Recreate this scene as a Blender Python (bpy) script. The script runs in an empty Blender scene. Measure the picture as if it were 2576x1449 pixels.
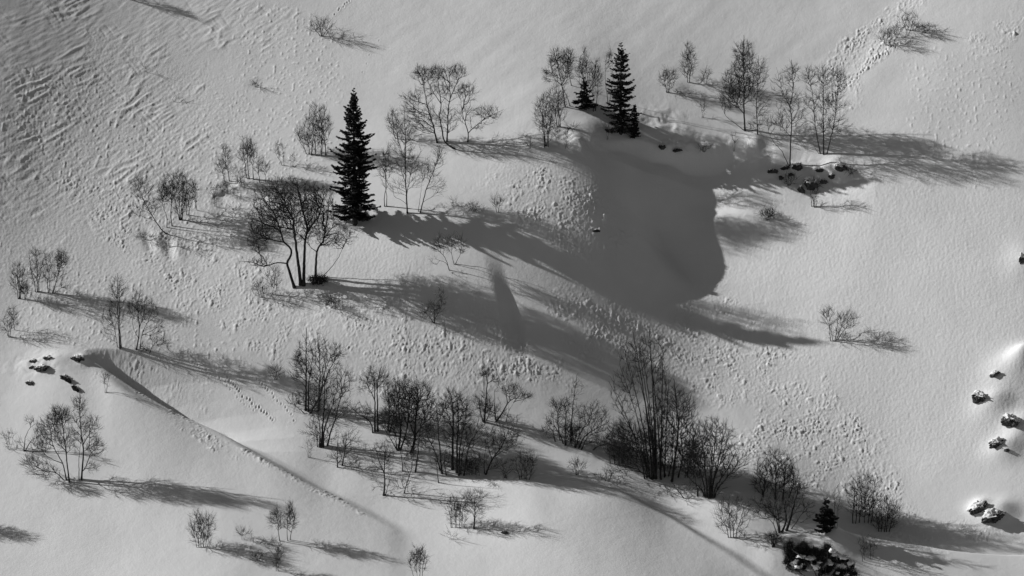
import bpy, math, random
import numpy as np
R = math.radians
S = bpy.context.scene
COL = S.collection
# ------------------------------------------------------------------ camera
PITCH = R(15); SLOPE = math.tan(R(30)); DIST = 400.0; WID = 110.0
PW, PH = 2576.0, 1449.0            # working picture units
PX = WID / PW                      # metres per unit at the target point
CP, SP = math.cos(PITCH), math.sin(PITCH)
CAM = np.array([0.0, -CP * DIST, SP * DIST])
cd = bpy.data.cameras.new('camera'); cam = bpy.data.objects.new('camera', cd); COL.objects.link(cam)
cd.sensor_width = 36; cd.lens = 36 / WID * DIST; cd.clip_start = 5; cd.clip_end = 5000
cam.location = CAM; cam.rotation_euler = (math.pi / 2 - PITCH, 0, 0)
S.camera = cam
# ------------------------------------------------------------------ light
SUN = np.array([1.0, -0.21, -0.50]); SUN /= np.linalg.norm(SUN)      # travel direction
sun_el = math.asin(-SUN[2]); sun_az = math.atan2(-SUN[0], -SUN[1])   # azimuth of the sun from +Y
w = bpy.data.worlds.new('World'); S.world = w; w.use_nodes = True
nt = w.node_tree; bg = nt.nodes['Background']
sky = nt.nodes.new('ShaderNodeTexSky'); sky.sky_type = 'NISHITA'; sky.sun_disc = False
sky.sun_elevation = sun_el; sky.sun_rotation = sun_az
bw = nt.nodes.new('ShaderNodeRGBToBW')                               # black and white photograph
nt.links.new(sky.outputs[0], bw.inputs[0]); nt.links.new(bw.outputs[0], bg.inputs[0])
bg.inputs[1].default_value = 0.038
sl = bpy.data.lights.new('sun', 'SUN'); so = bpy.data.objects.new('sun', sl); COL.objects.link(so)
sl.energy = 4.6; sl.angle = R(0.5); sl.color = (1, 1, 1)
from mathutils import Vector
so.rotation_euler = Vector(SUN).to_track_quat('-Z', 'Y').to_euler()
S.view_settings.view_transform = 'Standard'; S.view_settings.look = 'None'
S.view_settings.exposure = -0.10; S.view_settings.gamma = 1
S.render.film_transparent = False
try:
    S.cycles.max_bounces = 4; S.cycles.diffuse_bounces = 2
except Exception: pass

# ------------------------------------------------------------------ materials
def material(name, col, rough=0.8, spec=0.1, var=0.0, vscale=3.0, bump=None):
    m = bpy.data.materials.new(name); m.use_nodes = True
    n = m.node_tree; b = n.nodes['Principled BSDF']
    b.inputs['Roughness'].default_value = rough
    b.inputs['Specular IOR Level'].default_value = spec
    b.inputs['Base Color'].default_value = (col, col, col, 1)
    if var:
        t = n.nodes.new('ShaderNodeTexCoord'); no = n.nodes.new('ShaderNodeTexNoise')
        no.inputs['Scale'].default_value = vscale; no.inputs['Detail'].default_value = 5
        mr = n.nodes.new('ShaderNodeMapRange')
        mr.inputs['From Min'].default_value = .3; mr.inputs['From Max'].default_value = .7
        mr.inputs['To Min'].default_value = col * (1 - var); mr.inputs['To Max'].default_value = col * (1 + var)
        n.links.new(t.outputs['Object'], no.inputs['Vector']); n.links.new(no.outputs['Fac'], mr.inputs['Value'])
        n.links.new(mr.outputs[0], b.inputs['Base Color'])
    if bump:
        t = n.nodes.new('ShaderNodeTexCoord'); last = None
        for sc, dist_, st in bump:
            no = n.nodes.new('ShaderNodeTexNoise'); no.inputs['Scale'].default_value = sc
            no.inputs['Detail'].default_value = 4; no.inputs['Roughness'].default_value = .6
            bp = n.nodes.new('ShaderNodeBump'); bp.inputs['Distance'].default_value = dist_
            bp.inputs['Strength'].default_value = st
            n.links.new(t.outputs['Object'], no.inputs['Vector']); n.links.new(no.outputs['Fac'], bp.inputs['Height'])
            if last: n.links.new(last.outputs[0], bp.inputs['Normal'])
            last = bp
        n.links.new(last.outputs[0], b.inputs['Normal'])
    return m
M_SNOW = material('snow', 0.84, .75, .1, .035, .25, bump=[(1.1, .10, .35), (4.5, .03, .45)])
M_CAP = material('snow_cap', 0.84, .75, .1, .03, 1.0, bump=[(4.0, .04, .5)])
M_BARK = material('bark', 0.045, .9, .05, .4, 4.0)
M_TWIG = material('twig_bark', 0.05, .9, .05, .25, 2.0)
M_GREYTWIG = material('pale_twig_bark', 0.11, .9, .05, .25, 2.0)
M_NEEDLE = material('needles', 0.035, .8, .1, .4, 2.5)
M_LEAF = material('evergreen_leaf', 0.03, .6, .2, .5, 3.0)
M_ROCK = material('rock', 0.075, .9, .1, .6, 2.2, bump=[(3.0, .12, .8)])

# ------------------------------------------------------------------ noise
def perlin(x, y, seed=0):
    rng = np.random.RandomState(seed); p = rng.permutation(256); p = np.concatenate([p, p])
    a = rng.rand(256) * 2 * np.pi; gx, gy = np.cos(a), np.sin(a)
    xi = np.floor(x).astype(np.int64); yi = np.floor(y).astype(np.int64)
    xf = x - xi; yf = y - yi; xi &= 255; yi &= 255
    u = xf * xf * xf * (xf * (xf * 6 - 15) + 10); v = yf * yf * yf * (yf * (yf * 6 - 15) + 10)
    def g(ix, iy, fx, fy):
        h = p[p[ix & 255] + (iy & 255)]; return gx[h] * fx + gy[h] * fy
    n00 = g(xi, yi, xf, yf); n10 = g(xi + 1, yi, xf - 1, yf)
    n01 = g(xi, yi + 1, xf, yf - 1); n11 = g(xi + 1, yi + 1, xf - 1, yf - 1)
    a_ = n00 + u * (n10 - n00); b_ = n01 + u * (n11 - n01)
    return (a_ + v * (b_ - a_)) * 1.5
def sstep(a, b, x):
    t = np.clip((x - a) / (b - a), 0, 1); return t * t * (3 - 2 * t)

# ------------------------------------------------------------------ picture <-> world
def project(x, y, z):
    dx, dy, dz = x - CAM[0], y - CAM[1], z - CAM[2]
    dep = dy * CP - dz * SP; up = dy * SP + dz * CP
    k = DIST / dep / PX
    return PW / 2 + dx * k, PH / 2 - up * k
def ray(px, py):
    a = (px - PW / 2) * PX / DIST; b = (PH / 2 - py) * PX / DIST
    return np.array([a, CP + b * SP, -SP + b * CP])
# heights of the smooth snow surface above the mean slope: cubic B-spline coefficients on a regular lattice
TAB = np.array([float(v) for v in """2340,2225,2110,1993,1874,1754,1634,1513,1394,1278,1166,1062,966,879,802,736,682,638,605,582,570,567,573,588,609,637,670,707,748,793,841,892,946,1002,1060,1120,1180,1241,1302,1364,1426,1488,1552,1618,1687,1757,1830,1905,1980,2055,2129,2200,2269,2336,2399,2460,2519,2577,2633,2688,2208,2095,1981,1865,1747,1628,1508,1388,1269,1153,1043,940,845,761,687,625,573,533,504,485,476,477,486,504,527,557,590,628,669,712,758,807,857,910,965,1021,1078,1136,1194,1251,1310,1369,1430,1494,1561,1631,1703,1778,1854,1929,2003,2075,2143,2209,2271,2331,2389,2445,2500,2555,2075,1964,1851,1737,1620,1502,1383,1263,1144,1028,919,816,724,642,571,512,465,429,404,389,383,388,400,420,447,478,513,550,590,632,676,722,769,819,870,923,976,1030,1084,1139,1193,1249,1307,1369,1434,1503,1576,1651,1728,1804,1878,1950,2018,2082,2143,2201,2258,2313,2367,2421,1941,1831,1720,1607,1493,1376,1257,1137,1018,902,793,692,601,521,455,400,357,325,304,293,291,299,315,339,368,401,438,476,515,555,596,638,682,727,775,824,874,925,975,1025,1075,1128,1182,1241,1305,1374,1447,1524,1602,1679,1754,1825,1892,1955,2015,2071,2126,2180,2233,2286,1803,1695,1587,1476,1364,1248,1131,1011,891,775,665,564,476,400,337,287,249,222,205,199,201,213,233,260,293,329,367,405,443,481,520,558,597,637,679,724,771,818,863,909,955,1003,1054,1111,1173,1242,1316,1396,1476,1555,1631,1701,1767,1828,1885,1940,1993,2045,2098,2150,1660,1555,1450,1343,1233,1119,1003,883,762,644,534,435,348,276,218,174,142,121,109,107,114,130,154,185,221,261,301,340,376,412,448,482,514,548,584,623,666,709,749,789,832,876,922,976,1038,1107,1184,1267,1351,1432,1508,1578,1642,1701,1755,1807,1858,1909,1960,2011,1512,1410,1308,1204,1098,987,873,753,630,511,400,302,218,151,100,62,36,21,16,20,31,51,79,114,155,200,242,281,315,350,384,413,437,460,486,519,558,597,630,664,703,743,783,836,900,969,1049,1139,1228,1311,1386,1455,1516,1571,1622,1670,1719,1769,1819,1870,1356,1258,1160,1060,957,851,739,620,493,372,262,166,87,25,-18,-49,-69,-76,-71,-62,-46,-22,10,48,95,146,189,227,266,300,329,354,370,375,384,412,445,477,503,533,567,602,638,692,757,827,914,1015,1108,1191,1264,1331,1388,1438,1484,1530,1578,1626,1676,1726,1192,1098,1003,907,808,706,599,482,350,228,121,28,-45,-98,-133,-156,-168,-167,-154,-138,-116,-86,-51,-10,46,105,145,183,233,266,288,315,324,296,277,305,324,342,370,398,420,449,496,544,603,687,787,899,992,1071,1140,1203,1254,1298,1341,1385,1432,1480,1529,1579,1019,928,837,744,649,551,448,333,199,80,-21,-109,-173,-217,-245,-260,-262,-253,-234,-210,-179,-141,-100,-53,9,69,113,157,213,249,276,303,293,232,179,182,189,197,227,253,268,295,349,393,452,558,663,785,871,944,1013,1063,1105,1147,1190,1235,1282,1330,1380,1431,838,751,662,573,481,386,285,174,46,-68,-162,-242,-296,-331,-351,-358,-352,-335,-310,-275,-234,-188,-142,-88,-20,41,91,141,199,243,287,305,267,176,77,36,35,33,58,85,100,127,179,237,315,426,529,642,725,797,864,905,943,986,1031,1079,1128,1178,1229,1280,650,565,480,393,303,211,114,8,-112,-216,-300,-367,-412,-438,-450,-450,-436,-413,-381,-334,-282,-231,-178,-118,-46,18,73,130,193,243,300,312,251,132,-13,-103,-137,-161,-152,-127,-109,-74,-14,63,160,276,370,468,554,624,692,732,771,819,869,920,972,1024,1076,1128,456,373,290,206,119,30,-62,-160,-266,-359,-431,-483,-518,-534,-540,-536,-514,-484,-447,-388,-326,-274,-217,-148,-76,-11,52,122,185,245,287,292,227,90,-106,-267,-359,-407,-413,-393,-361,-308,-230,-135,-23,92,189,281,365,439,510,554,600,654,708,762,815,869,922,975,260,180,99,17,-66,-151,-237,-325,-415,-493,-552,-588,-613,-620,-619,-613,-587,-548,-505,-440,-376,-323,-263,-187,-114,-47,19,98,157,218,229,231,170,25,-233,-471,-612,-681,-697,-679,-633,-560,-461,-350,-225,-109,-8,89,173,256,328,384,439,495,551,605,660,714,767,821,66,-12,-90,-169,-248,-327,-406,-482,-551,-615,-661,-683,-699,-697,-691,-684,-658,-610,-564,-503,-441,-384,-320,-244,-164,-90,-19,49,91,131,123,108,42,-108,-386,-685,-864,-947,-969,-950,-895,-807,-685,-566,-431,-313,-212,-110,-17,75,152,219,281,340,396,450,505,559,613,667,-124,-198,-273,-348,-423,-495,-563,-623,-671,-718,-752,-766,-774,-764,-759,-751,-723,-679,-635,-577,-518,-457,-389,-314,-232,-158,-92,-40,-24,-19,-45,-90,-168,-316,-561,-862,-1072,-1167,-1196,-1179,-1116,-1020,-895,-771,-637,-519,-420,-315,-211,-103,-22,54,124,185,241,295,349,403,458,513,-306,-376,-447,-518,-588,-653,-708,-750,-778,-803,-826,-839,-839,-829,-830,-821,-792,-756,-715,-665,-612,-545,-477,-405,-327,-269,-216,-177,-177,-201,-253,-324,-420,-559,-765,-1004,-1214,-1321,-1361,-1350,-1288,-1202,-1087,-961,-841,-732,-631,-512,-399,-289,-203,-115,-37,27,83,138,192,246,302,357,-476,-543,-611,-678,-742,-799,-843,-868,-873,-869,-878,-888,-892,-896,-902,-891,-870,-842,-804,-764,-717,-650,-586,-520,-450,-414,-375,-350,-360,-401,-473,-560,-665,-791,-961,-1140,-1315,-1422,-1472,-1470,-1426,-1355,-1255,-1145,-1036,-934,-831,-705,-589,-483,-390,-291,-206,-139,-80,-24,32,88,145,202,-632,-695,-759,-822,-882,-933,-969,-981,-960,-916,-908,-917,-934,-955,-968,-958,-954,-933,-900,-872,-833,-773,-715,-659,-605,-582,-560,-546,-570,-612,-683,-778,-882,-1001,-1140,-1274,-1411,-1499,-1548,-1555,-1532,-1482,-1404,-1312,-1213,-1119,-1022,-898,-781,-674,-575,-474,-385,-313,-249,-189,-130,-72,-13,46,-771,-830,-889,-948,-1003,-1048,-1077,-1079,-1037,-950,-911,-924,-956,-993,-1011,-1022,-1041,-1024,-1006,-986,-954,-909,-861,-818,-780,-763,-755,-751,-783,-820,-880,-969,-1065,-1171,-1286,-1393,-1501,-1569,-1608,-1616,-1609,-1582,-1531,-1457,-1371,-1289,-1200,-1082,-966,-858,-758,-657,-567,-490,-421,-356,-293,-232,-170,-109,-891,-945,-999,-1052,-1101,-1139,-1156,-1140,-1073,-976,-926,-931,-964,-1009,-1040,-1082,-1124,-1114,-1113,-1098,-1073,-1051,-1012,-976,-952,-940,-938,-942,-977,-1010,-1056,-1128,-1210,-1303,-1404,-1497,-1585,-1631,-1650,-1650,-1654,-1651,-1625,-1574,-1509,-1442,-1360,-1252,-1143,-1034,-934,-837,-747,-666,-591,-521,-454,-389,-325,-261,-990,-1039,-1087,-1135,-1178,-1207,-1212,-1180,-1103,-1017,-963,-949,-970,-1010,-1058,-1125,-1184,-1197,-1208,-1189,-1174,-1179,-1146,-1112,-1100,-1092,-1084,-1098,-1141,-1180,-1206,-1257,-1321,-1405,-1494,-1580,-1650,-1668,-1657,-1644,-1658,-1684,-1686,-1661,-1622,-1572,-1502,-1406,-1306,-1199,-1099,-1006,-918,-834,-756,-681,-610,-541,-474,-408,-1068,-1112,-1155,-1197,-1234,-1257,-1256,-1218,-1141,-1067,-1013,-981,-989,-1014,-1060,-1132,-1204,-1246,-1262,-1248,-1233,-1277,-1250,-1218,-1215,-1198,-1186,-1207,-1250,-1296,-1320,-1355,-1395,-1468,-1538,-1624,-1683,-1665,-1618,-1593,-1624,-1680,-1713,-1717,-1706,-1675,-1619,-1537,-1448,-1349,-1254,-1165,-1077,-992,-910,-832,-757,-685,-616,-548,-1125,-1163,-1201,-1238,-1270,-1290,-1288,-1251,-1179,-1121,-1072,-1030,-1029,-1025,-1050,-1112,-1172,-1219,-1238,-1247,-1250,-1330,-1299,-1290,-1292,-1253,-1242,-1267,-1286,-1333,-1376,-1402,-1409,-1474,-1514,-1613,-1677,-1616,-1540,-1505,-1560,-1644,-1706,-1744,-1762,-1749,-1707,-1642,-1566,-1482,-1396,-1309,-1222,-1135,-1051,-970,-892,-819,-748,-679,-1161,-1193,-1225,-1257,-1284,-1301,-1299,-1267,-1205,-1158,-1115,-1070,-1061,-1026,-1031,-1073,-1094,-1138,-1157,-1180,-1224,-1317,-1299,-1317,-1312,-1264,-1262,-1281,-1249,-1279,-1305,-1362,-1350,-1392,-1414,-1540,-1617,-1527,-1445,-1419,-1489,-1592,-1671,-1740,-1788,-1790,-1761,-1715,-1656,-1588,-1513,-1433,-1347,-1260,-1174,-1091,-1013,-939,-868,-799,-1177,-1203,-1229,-1254,-1275,-1287,-1284,-1258,-1208,-1164,-1120,-1070,-1047,-1001,-997,-1012,-995,-1034,-1054,-1081,-1139,-1232,-1239,-1270,-1266,-1243,-1239,-1226,-1146,-1149,-1141,-1214,-1204,-1243,-1293,-1413,-1521,-1464,-1378,-1348,-1414,-1522,-1592,-1689,-1773,-1788,-1772,-1749,-1710,-1660,-1600,-1528,-1447,-1361,-1276,-1195,-1118,-1045,-975,-906,-1174,-1194,-1213,-1232,-1246,-1252,-1246,-1222,-1183,-1133,-1088,-1042,-1004,-961,-946,-935,-907,-931,-964,-981,-1023,-1097,-1129,-1164,-1167,-1167,-1145,-1088,-1041,-1019,-979,-1022,-1045,-1099,-1167,-1250,-1364,-1369,-1346,-1276,-1326,-1431,-1464,-1591,-1712,-1740,-1736,-1739,-1723,-1691,-1648,-1588,-1514,-1434,-1355,-1278,-1205,-1135,-1067,-1001,-1156,-1170,-1182,-1194,-1201,-1201,-1190,-1166,-1130,-1085,-1041,-995,-950,-908,-882,-855,-821,-831,-863,-877,-907,-954,-978,-1004,-1019,-1027,-1010,-963,-934,-892,-849,-864,-894,-953,-1015,-1083,-1170,-1218,-1262,-1214,-1227,-1314,-1354,-1491,-1618,-1672,-1685,-1706,-1708,-1687,-1661,-1611,-1547,-1480,-1412,-1343,-1275,-1210,-1146,-1083,-1125,-1132,-1139,-1143,-1144,-1138,-1123,-1097,-1063,-1025,-982,-935,-889,-846,-810,-774,-736,-734,-760,-777,-798,-815,-832,-846,-863,-874,-874,-850,-827,-791,-760,-752,-770,-821,-860,-918,-986,-1048,-1113,-1149,-1172,-1242,-1311,-1426,-1535,-1602,-1636,-1665,-1677,-1669,-1652,-1612,-1562,-1508,-1451,-1390,-1330,-1270,-1210,-1151,-1083,-1085,-1086,-1084,-1080,-1069,-1050,-1023,-991,-956,-914,-867,-820,-775,-733,-692,-652,-643,-659,-672,-683,-688,-698,-703,-717,-729,-736,-727,-713,-687,-662,-645,-653,-691,-720,-768,-832,-900,-978,-1063,-1122,-1193,-1272,-1372,-1466,-1537,-1585,-1620,-1640,-1643,-1633,-1606,-1569,-1526,-1477,-1425,-1372,-1317,-1263,-1208,-1033,-1030,-1026,-1020,-1011,-996,-974,-947,-915,-881,-839,-793,-745,-698,-653,-610,-571,-555,-557,-562,-566,-568,-571,-574,-582,-591,-599,-598,-589,-571,-550,-538,-546,-573,-603,-640,-702,-779,-868,-964,-1047,-1131,-1218,-1312,-1400,-1473,-1530,-1572,-1600,-1612,-1610,-1595,-1568,-1534,-1494,-1450,-1403,-1354,-1305,-1255,-977,-970,-962,-952,-939,-921,-898,-869,-837,-801,-759,-713,-665,-617,-570,-526,-488,-466,-457,-454,-452,-451,-450,-452,-455,-461,-466,-467,-462,-449,-434,-430,-438,-462,-491,-528,-592,-673,-767,-867,-964,-1059,-1153,-1247,-1335,-1411,-1474,-1523,-1558,-1578,-1585,-1578,-1562,-1536,-1504,-1467,-1426,-1383,-1338,-1292,-917,-907,-896,-883,-866,-846,-821,-791,-757,-720,-677,-631,-582,-533,-485,-440,-402,-376,-359,-349,-342,-337,-333,-332,-333,-335,-338,-339,-335,-328,-320,-320,-331,-354,-386,-430,-495,-577,-673,-776,-879,-981,-1082,-1179,-1269,-1350,-1418,-1473,-1514,-1542,-1557,-1559,-1551,-1533,-1509,-1478,-1442,-1404,-1363,-1321,-853,-841,-827,-812,-793,-771,-744,-713,-677,-638,-594,-547,-497,-448,-399,-354,-315,-284,-262,-245,-234,-225,-219,-215,-213,-213,-214,-214,-212,-208,-206,-211,-225,-249,-285,-335,-403,-487,-583,-688,-796,-903,-1009,-1109,-1204,-1288,-1362,-1423,-1471,-1506,-1528,-1538,-1537,-1527,-1509,-1484,-1454,-1420,-1383,-1345,-787,-773,-757,-740,-719,-695,-666,-634,-597,-556,-511,-462,-412,-361,-312,-266,-225,-191,-164,-143,-127,-115,-106,-99,-95,-94,-93,-92,-91,-91,-93,-102,-119,-147,-187,-242,-312,-398,-496,-603,-714,-825,-935,-1040,-1138,-1228,-1306,-1373,-1428,-1469,-1499,-1516,-1522,-1519,-1506,-1487,-1462,-1432,-1399,-1364,-719,-704,-687,-668,-645,-619,-589,-554,-516,-473,-427,-378,-327,-275,-225,-177,-134,-97,-66,-41,-21,-5,7,16,22,25,27,28,28,26,20,7,-14,-45,-90,-148,-222,-310,-410,-519,-632,-747,-861,-970,-1073,-1167,-1251,-1324,-1385,-1433,-1469,-1493,-1506,-1509,-1503,-1489,-1468,-1443,-1413,-1380""".split(',')]) / 10
LH, LX0, LY0, LNX, LNY = 58.0, -340.0, -260.0, 60, 36
def spline(x, y):
    u = (x - LX0) / LH; v = (y - LY0) / LH
    i = np.clip(np.floor(u).astype(int), 0, LNX - 4); j = np.clip(np.floor(v).astype(int), 0, LNY - 4)
    u = np.clip(u - i, 0, 1); v = np.clip(v - j, 0, 1)
    wt = lambda t: [(1 - t) ** 3 / 6, (3 * t ** 3 - 6 * t * t + 4) / 6, (-3 * t ** 3 + 3 * t * t + 3 * t + 1) / 6, t ** 3 / 6]
    a, b = wt(u), wt(v); o = 0
    for p in range(4):
        for r in range(4): o = o + TAB[(j + r) * LNX + i + p] * a[p] * b[r]
    return o
# tensor grid, dense where the photograph looks, wide beyond it
def axis(lo, hi, step, far, grow=1.13):
    mid = np.arange(lo, hi + step, step); a = [mid[0]]; s = step
    while a[-1] > -far: s = min(s * grow, 30); a.append(a[-1] - s)
    b = [mid[-1]]; s = step
    while b[-1] < far: s = min(s * grow, 30); b.append(b[-1] + s)
    return np.concatenate([np.array(a[1:])[::-1], mid, np.array(b[1:])])
GX = axis(-63, 63, .088, 600); GY = axis(-44, 50, .105, 460)
XX, YY = np.meshgrid(GX, GY)
BASE = YY * SLOPE
QX, QY = project(XX, YY, BASE)
D = spline(QX, QY)
# scarps: a rim with a short drop below it (picture polyline: x, y, drop)
def line_q(pts, dfun):
    out = []
    for (x, y, d) in pts: out.append((x, y + CP * dfun(x, y), d))
    return np.array(out)
def d_at(px, py, off=0.0):                           # smooth height at a picture position, by fixed point
    d = 0.0
    for _ in range(25):
        d = .5 * d + .5 * (float(spline(np.array([px]), np.array([py + CP * d]))[0]) + off)
    return d
def scarp(pts, width, recover):
    global D
    L = line_q(pts, d_at)
    yl = np.interp(QX, L[:, 0], L[:, 1]); dr = np.interp(QX, L[:, 0], L[:, 2], left=0, right=0)
    s = QY - yl + perlin(XX * .35, YY * .35, 71) * 10
    D -= dr * sstep(-2, width, s) * np.exp(-np.clip(s - width, 0, None) / recover)
def bump(px, py, h, rx, ry, rot=0, p=2.0, off=0):
    """rounded snow bump (or hollow) at a picture position"""
    global D
    qx, qy = px, py + CP * (d_at(px, py) + off)
    c, s = math.cos(R(rot)), math.sin(R(rot)); dx, dy = QX - qx, QY - qy
    a = (dx * c + dy * s) / rx; b = (-dx * s + dy * c) / ry
    D += h * np.exp(-(a * a + b * b) ** (p / 2))
def eastdrop(pts, width, recover):
    """spur whose right flank breaks away: polyline (x, y, drop) running down the picture"""
    global D
    L = line_q(pts, d_at); o = np.argsort(L[:, 1]); L = L[o]
    xl = np.interp(QY, L[:, 1], L[:, 0]); dr = np.interp(QY, L[:, 1], L[:, 2], left=0, right=0)
    s = QX - xl
    D -= dr * sstep(0, width, s) * np.exp(-np.clip(s - width, 0, None) / recover)
def crest(pts, back, front):
    """drift with a clear upper edge: polyline (x, y, height), falling away quickly behind and slowly in front"""
    global D
    L = np.array([(x, y + CP * d_at(x, y, h), h) for (x, y, h) in pts])
    fx = np.linspace(L[0, 0], L[-1, 0], 400); k = np.ones(25) / 25
    fy = np.convolve(np.pad(np.interp(fx, L[:, 0], L[:, 1]), 12, 'edge'), k, 'valid'); fh = np.convolve(np.pad(np.interp(fx, L[:, 0], L[:, 2]), 12, 'edge'), k, 'valid')
    fh *= sstep(0, 40, np.arange(400)) * sstep(0, 40, 399 - np.arange(400))
    yl = np.interp(QX, fx, fy) + perlin(XX * .2, YY * .2, 77) * 4 + perlin(XX * .07, YY * .07, 78) * 9; h = np.interp(QX, fx, fh, left=0, right=0)
    s = QY - yl
    D += h * np.where(s > 0, np.exp(-(np.clip(s, 0, None) / front) ** 1.5), sstep(-back, 0, s))
crest([(980, 1268, 0), (1080, 1244, 3), (1200, 1218, 10), (1300, 1209, 18), (1400, 1208, 24), (1480, 1220, 28), (1560, 1245, 28), (1700, 1312, 20), (1830, 1394, 13), (1910, 1449, 11), (2040, 1560, 8), (2140, 1640, 0)], 50, 260)
crest([(1860, 1385, 0), (1910, 1368, 6), (1960, 1350, 12), (2080, 1330, 24), (2180, 1346, 32), (2290, 1368, 38), (2430, 1382, 38), (2640, 1392, 34), (2800, 1400, 0)], 26, 120)
crest([(200, 915, 0), (260, 960, 6), (330, 1008, 12), (430, 1050, 15), (545, 1092, 17), (700, 1180, 17), (850, 1260, 15), (950, 1312, 10), (1060, 1370, 0)], 44, 160)
scarp([(1440, 345, 0), (1530, 352, 6), (1600, 350, 16), (1660, 356, 26), (1720, 368, 30), (1790, 366, 30), (1840, 356, 26), (1880, 352, 14), (1950, 356, 0)], 22, 80)
scarp([(1900, 425, 0), (1970, 422, 10), (2050, 426, 16), (2110, 430, 16), (2150, 428, 8), (2200, 430, 0)], 16, 40)
scarp([(600, 455, 0), (640, 458, 5), (760, 455, 5), (820, 460, 0)], 14, 40)
scarp([(530, 485, 0), (560, 480, 7), (640, 482, 6), (690, 486, 0)], 10, 40)
eastdrop([(1200, 600, 0), (1215, 660, 5), (1236, 730, 13), (1255, 800, 17), (1266, 850, 12), (1275, 900, 0)], 52, 70)
eastdrop([(1500, 380, 0), (1525, 440, 18), (1550, 500, 34), (1580, 560, 38), (1615, 620, 28), (1650, 680, 12), (1690, 750, 0)], 100, 170)
eastdrop([(200, 875, 0), (222, 903, 34), (262, 928, 54), (330, 968, 62), (400, 1005, 58), (470, 1048, 42), (530, 1085, 22), (600, 1125, 10), (700, 1180, 4), (800, 1240, 0)], 66, 150)
bump(400, 1000, -10, 150, 30, 30)
# outcrops and pillows along the right edge
for a in [(2550, 930, 16, 60, 34), (2505, 1015, 18, 46, 26), (2575, 1075, 16, 40, 30), (2535, 1130, 16, 44, 24), (2520, 1290, 19, 44, 28), (2470, 1275, 14, 26, 18), (2575, 655, 8, 40, 34), (2580, 900, 24, 34, 20)]:
    bump(*a)
bump(2110, 1385, 26, 60, 26, 15); bump(1985, 1372, 10, 30, 22); bump(2105, 1365, 10, 16, 16)
bump(150, 905, 8, 60, 22); bump(205, 905, 8, 14, 12)
bump(1785, 455, -30, 75, 60); bump(1900, 365, 12, 26, 20); bump(1960, 395, 8, 30, 20); bump(2010, 440, 9, 22, 16); bump(2100, 420, 10, 34, 18)
bump(1480, 320, 8, 50, 24)
for a in [(372, 612, -4, 12, 24, -25), (394, 604, 3, 14, 24, -25), (424, 628, -4, 13, 26, -20), (446, 630, 3, 15, 24, -25), (650, 215, -2, 22, 10, 0), (1700, 215, 5, 30, 12, 10), (1330, 380, 3, 26, 14, 0), (800, 720, 4, 50, 14, 0), (1455, 355, 4, 34, 16, 10), (2215, 165, 4, 165, 44, -42)]:
    bump(*a)
PXX, PYY = project(XX, YY, BASE + D * PX)            # where each point of the smooth surface shows
# gentle rolling
D += perlin(XX / 16, YY / 16, 5) * 3.5 + perlin(XX / 6.5, YY / 8, 6) * 1.0 + perlin(XX / 2.6, YY / 3.4, 7) * .22
def soft_blob(cx, cy, rx, ry, rot=0):
    c, s_ = math.cos(R(rot)), math.sin(R(rot)); dx, dy = PXX - cx, PYY - cy
    return np.exp(-(((dx * c + dy * s_) / rx) ** 2 + ((-dx * s_ + dy * c) / ry) ** 2))
bank = soft_blob(1760, 372, 120, 26, 0) + soft_blob(2040, 440, 110, 34, 4) + .7 * soft_blob(1660, 300, 60, 30, 10) + .6 * soft_blob(1440, 350, 80, 26, 10) + .5 * soft_blob(590, 470, 80, 20, 0) + .5 * soft_blob(90, 915, 70, 26, 0)
D += bank * (perlin(XX / 1.7, YY / 1.5, 81) * 7 + np.abs(perlin(XX / .9, YY / .8, 82)) * 5)
# wind ripples on the smooth slope at the top
def blob(cx, cy, rx, ry, rot=0, soft=.5):
    c, s = math.cos(R(rot)), math.sin(R(rot)); dx, dy = PXX - cx, PYY - cy
    a = (dx * c + dy * s) / rx; b = (-dx * s + dy * c) / ry
    return 1 - sstep(1 - soft, 1 + soft, np.sqrt(a * a + b * b))
wob = perlin(XX / 5, YY / 5, 9) * .5 + perlin(XX / 2, YY / 2, 10) * .35
def mask(lst, ragged=.6):
    m = np.zeros_like(D)
    for b in lst: m = np.maximum(m, blob(*b))
    return np.clip(sstep(.25, .75, m + wob * ragged * (m > .01)), 0, 1)
slx, sly = XX, YY * 1.155
wx, wy = perlin(XX / 1.3, YY / 1.3, 91) * .45, perlin(XX / 1.3, YY / 1.3, 92) * .45
def lumps(wl, seed, thr=.0):
    n = perlin((slx + wx) / wl, (sly + wy) / wl, seed) + .6 * perlin((slx - wy) / wl * 1.9, (sly + wx) / wl * 1.9, seed + 1)
    return np.clip(n - thr, 0, None)
deb = mask([(1100, 850, 330, 95, 18), (620, 760, 260, 100, 30), (400, 610, 260, 80, 35), (980, 950, 200, 60, 25),
            (1430, 540, 190, 90, 30), (1900, 900, 260, 100, 38), (2080, 1130, 230, 110, 40), (2230, 1300, 170, 60, 25),
            (1500, 830, 200, 70, 30), (380, 960, 160, 40, 30), (500, 1090, 130, 20, 35), (740, 1204, 200, 9, 28),
            (1730, 940, 190, 60, 28), (1960, 1150, 120, 60, 30), (2370, 1335, 150, 34, 4), (2170, 130, 150, 50, -38), (2260, 40, 90, 36, -30), (2500, 90, 90, 46, -40), (2110, 230, 60, 60, -60)])
deb = deb * (1 + .6 * soft_blob(2190, 110, 170, 120, 0) + .3 * soft_blob(1430, 540, 160, 80, 0))
D += .92 * deb * (np.tanh(lumps(.36, 21, .12) * 3.5) * .95 + lumps(.23, 23, .0) * 1.9 + np.tanh(np.clip(perlin(slx / .7, sly / .7, 25) - .42, 0, None) * 9) * 1.8) * np.clip(.62 + .8 * perlin(XX / 2.2, YY / 2.2, 30) + .4 * perlin(XX / 7, YY / 7, 31), .12, 1.6)
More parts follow.
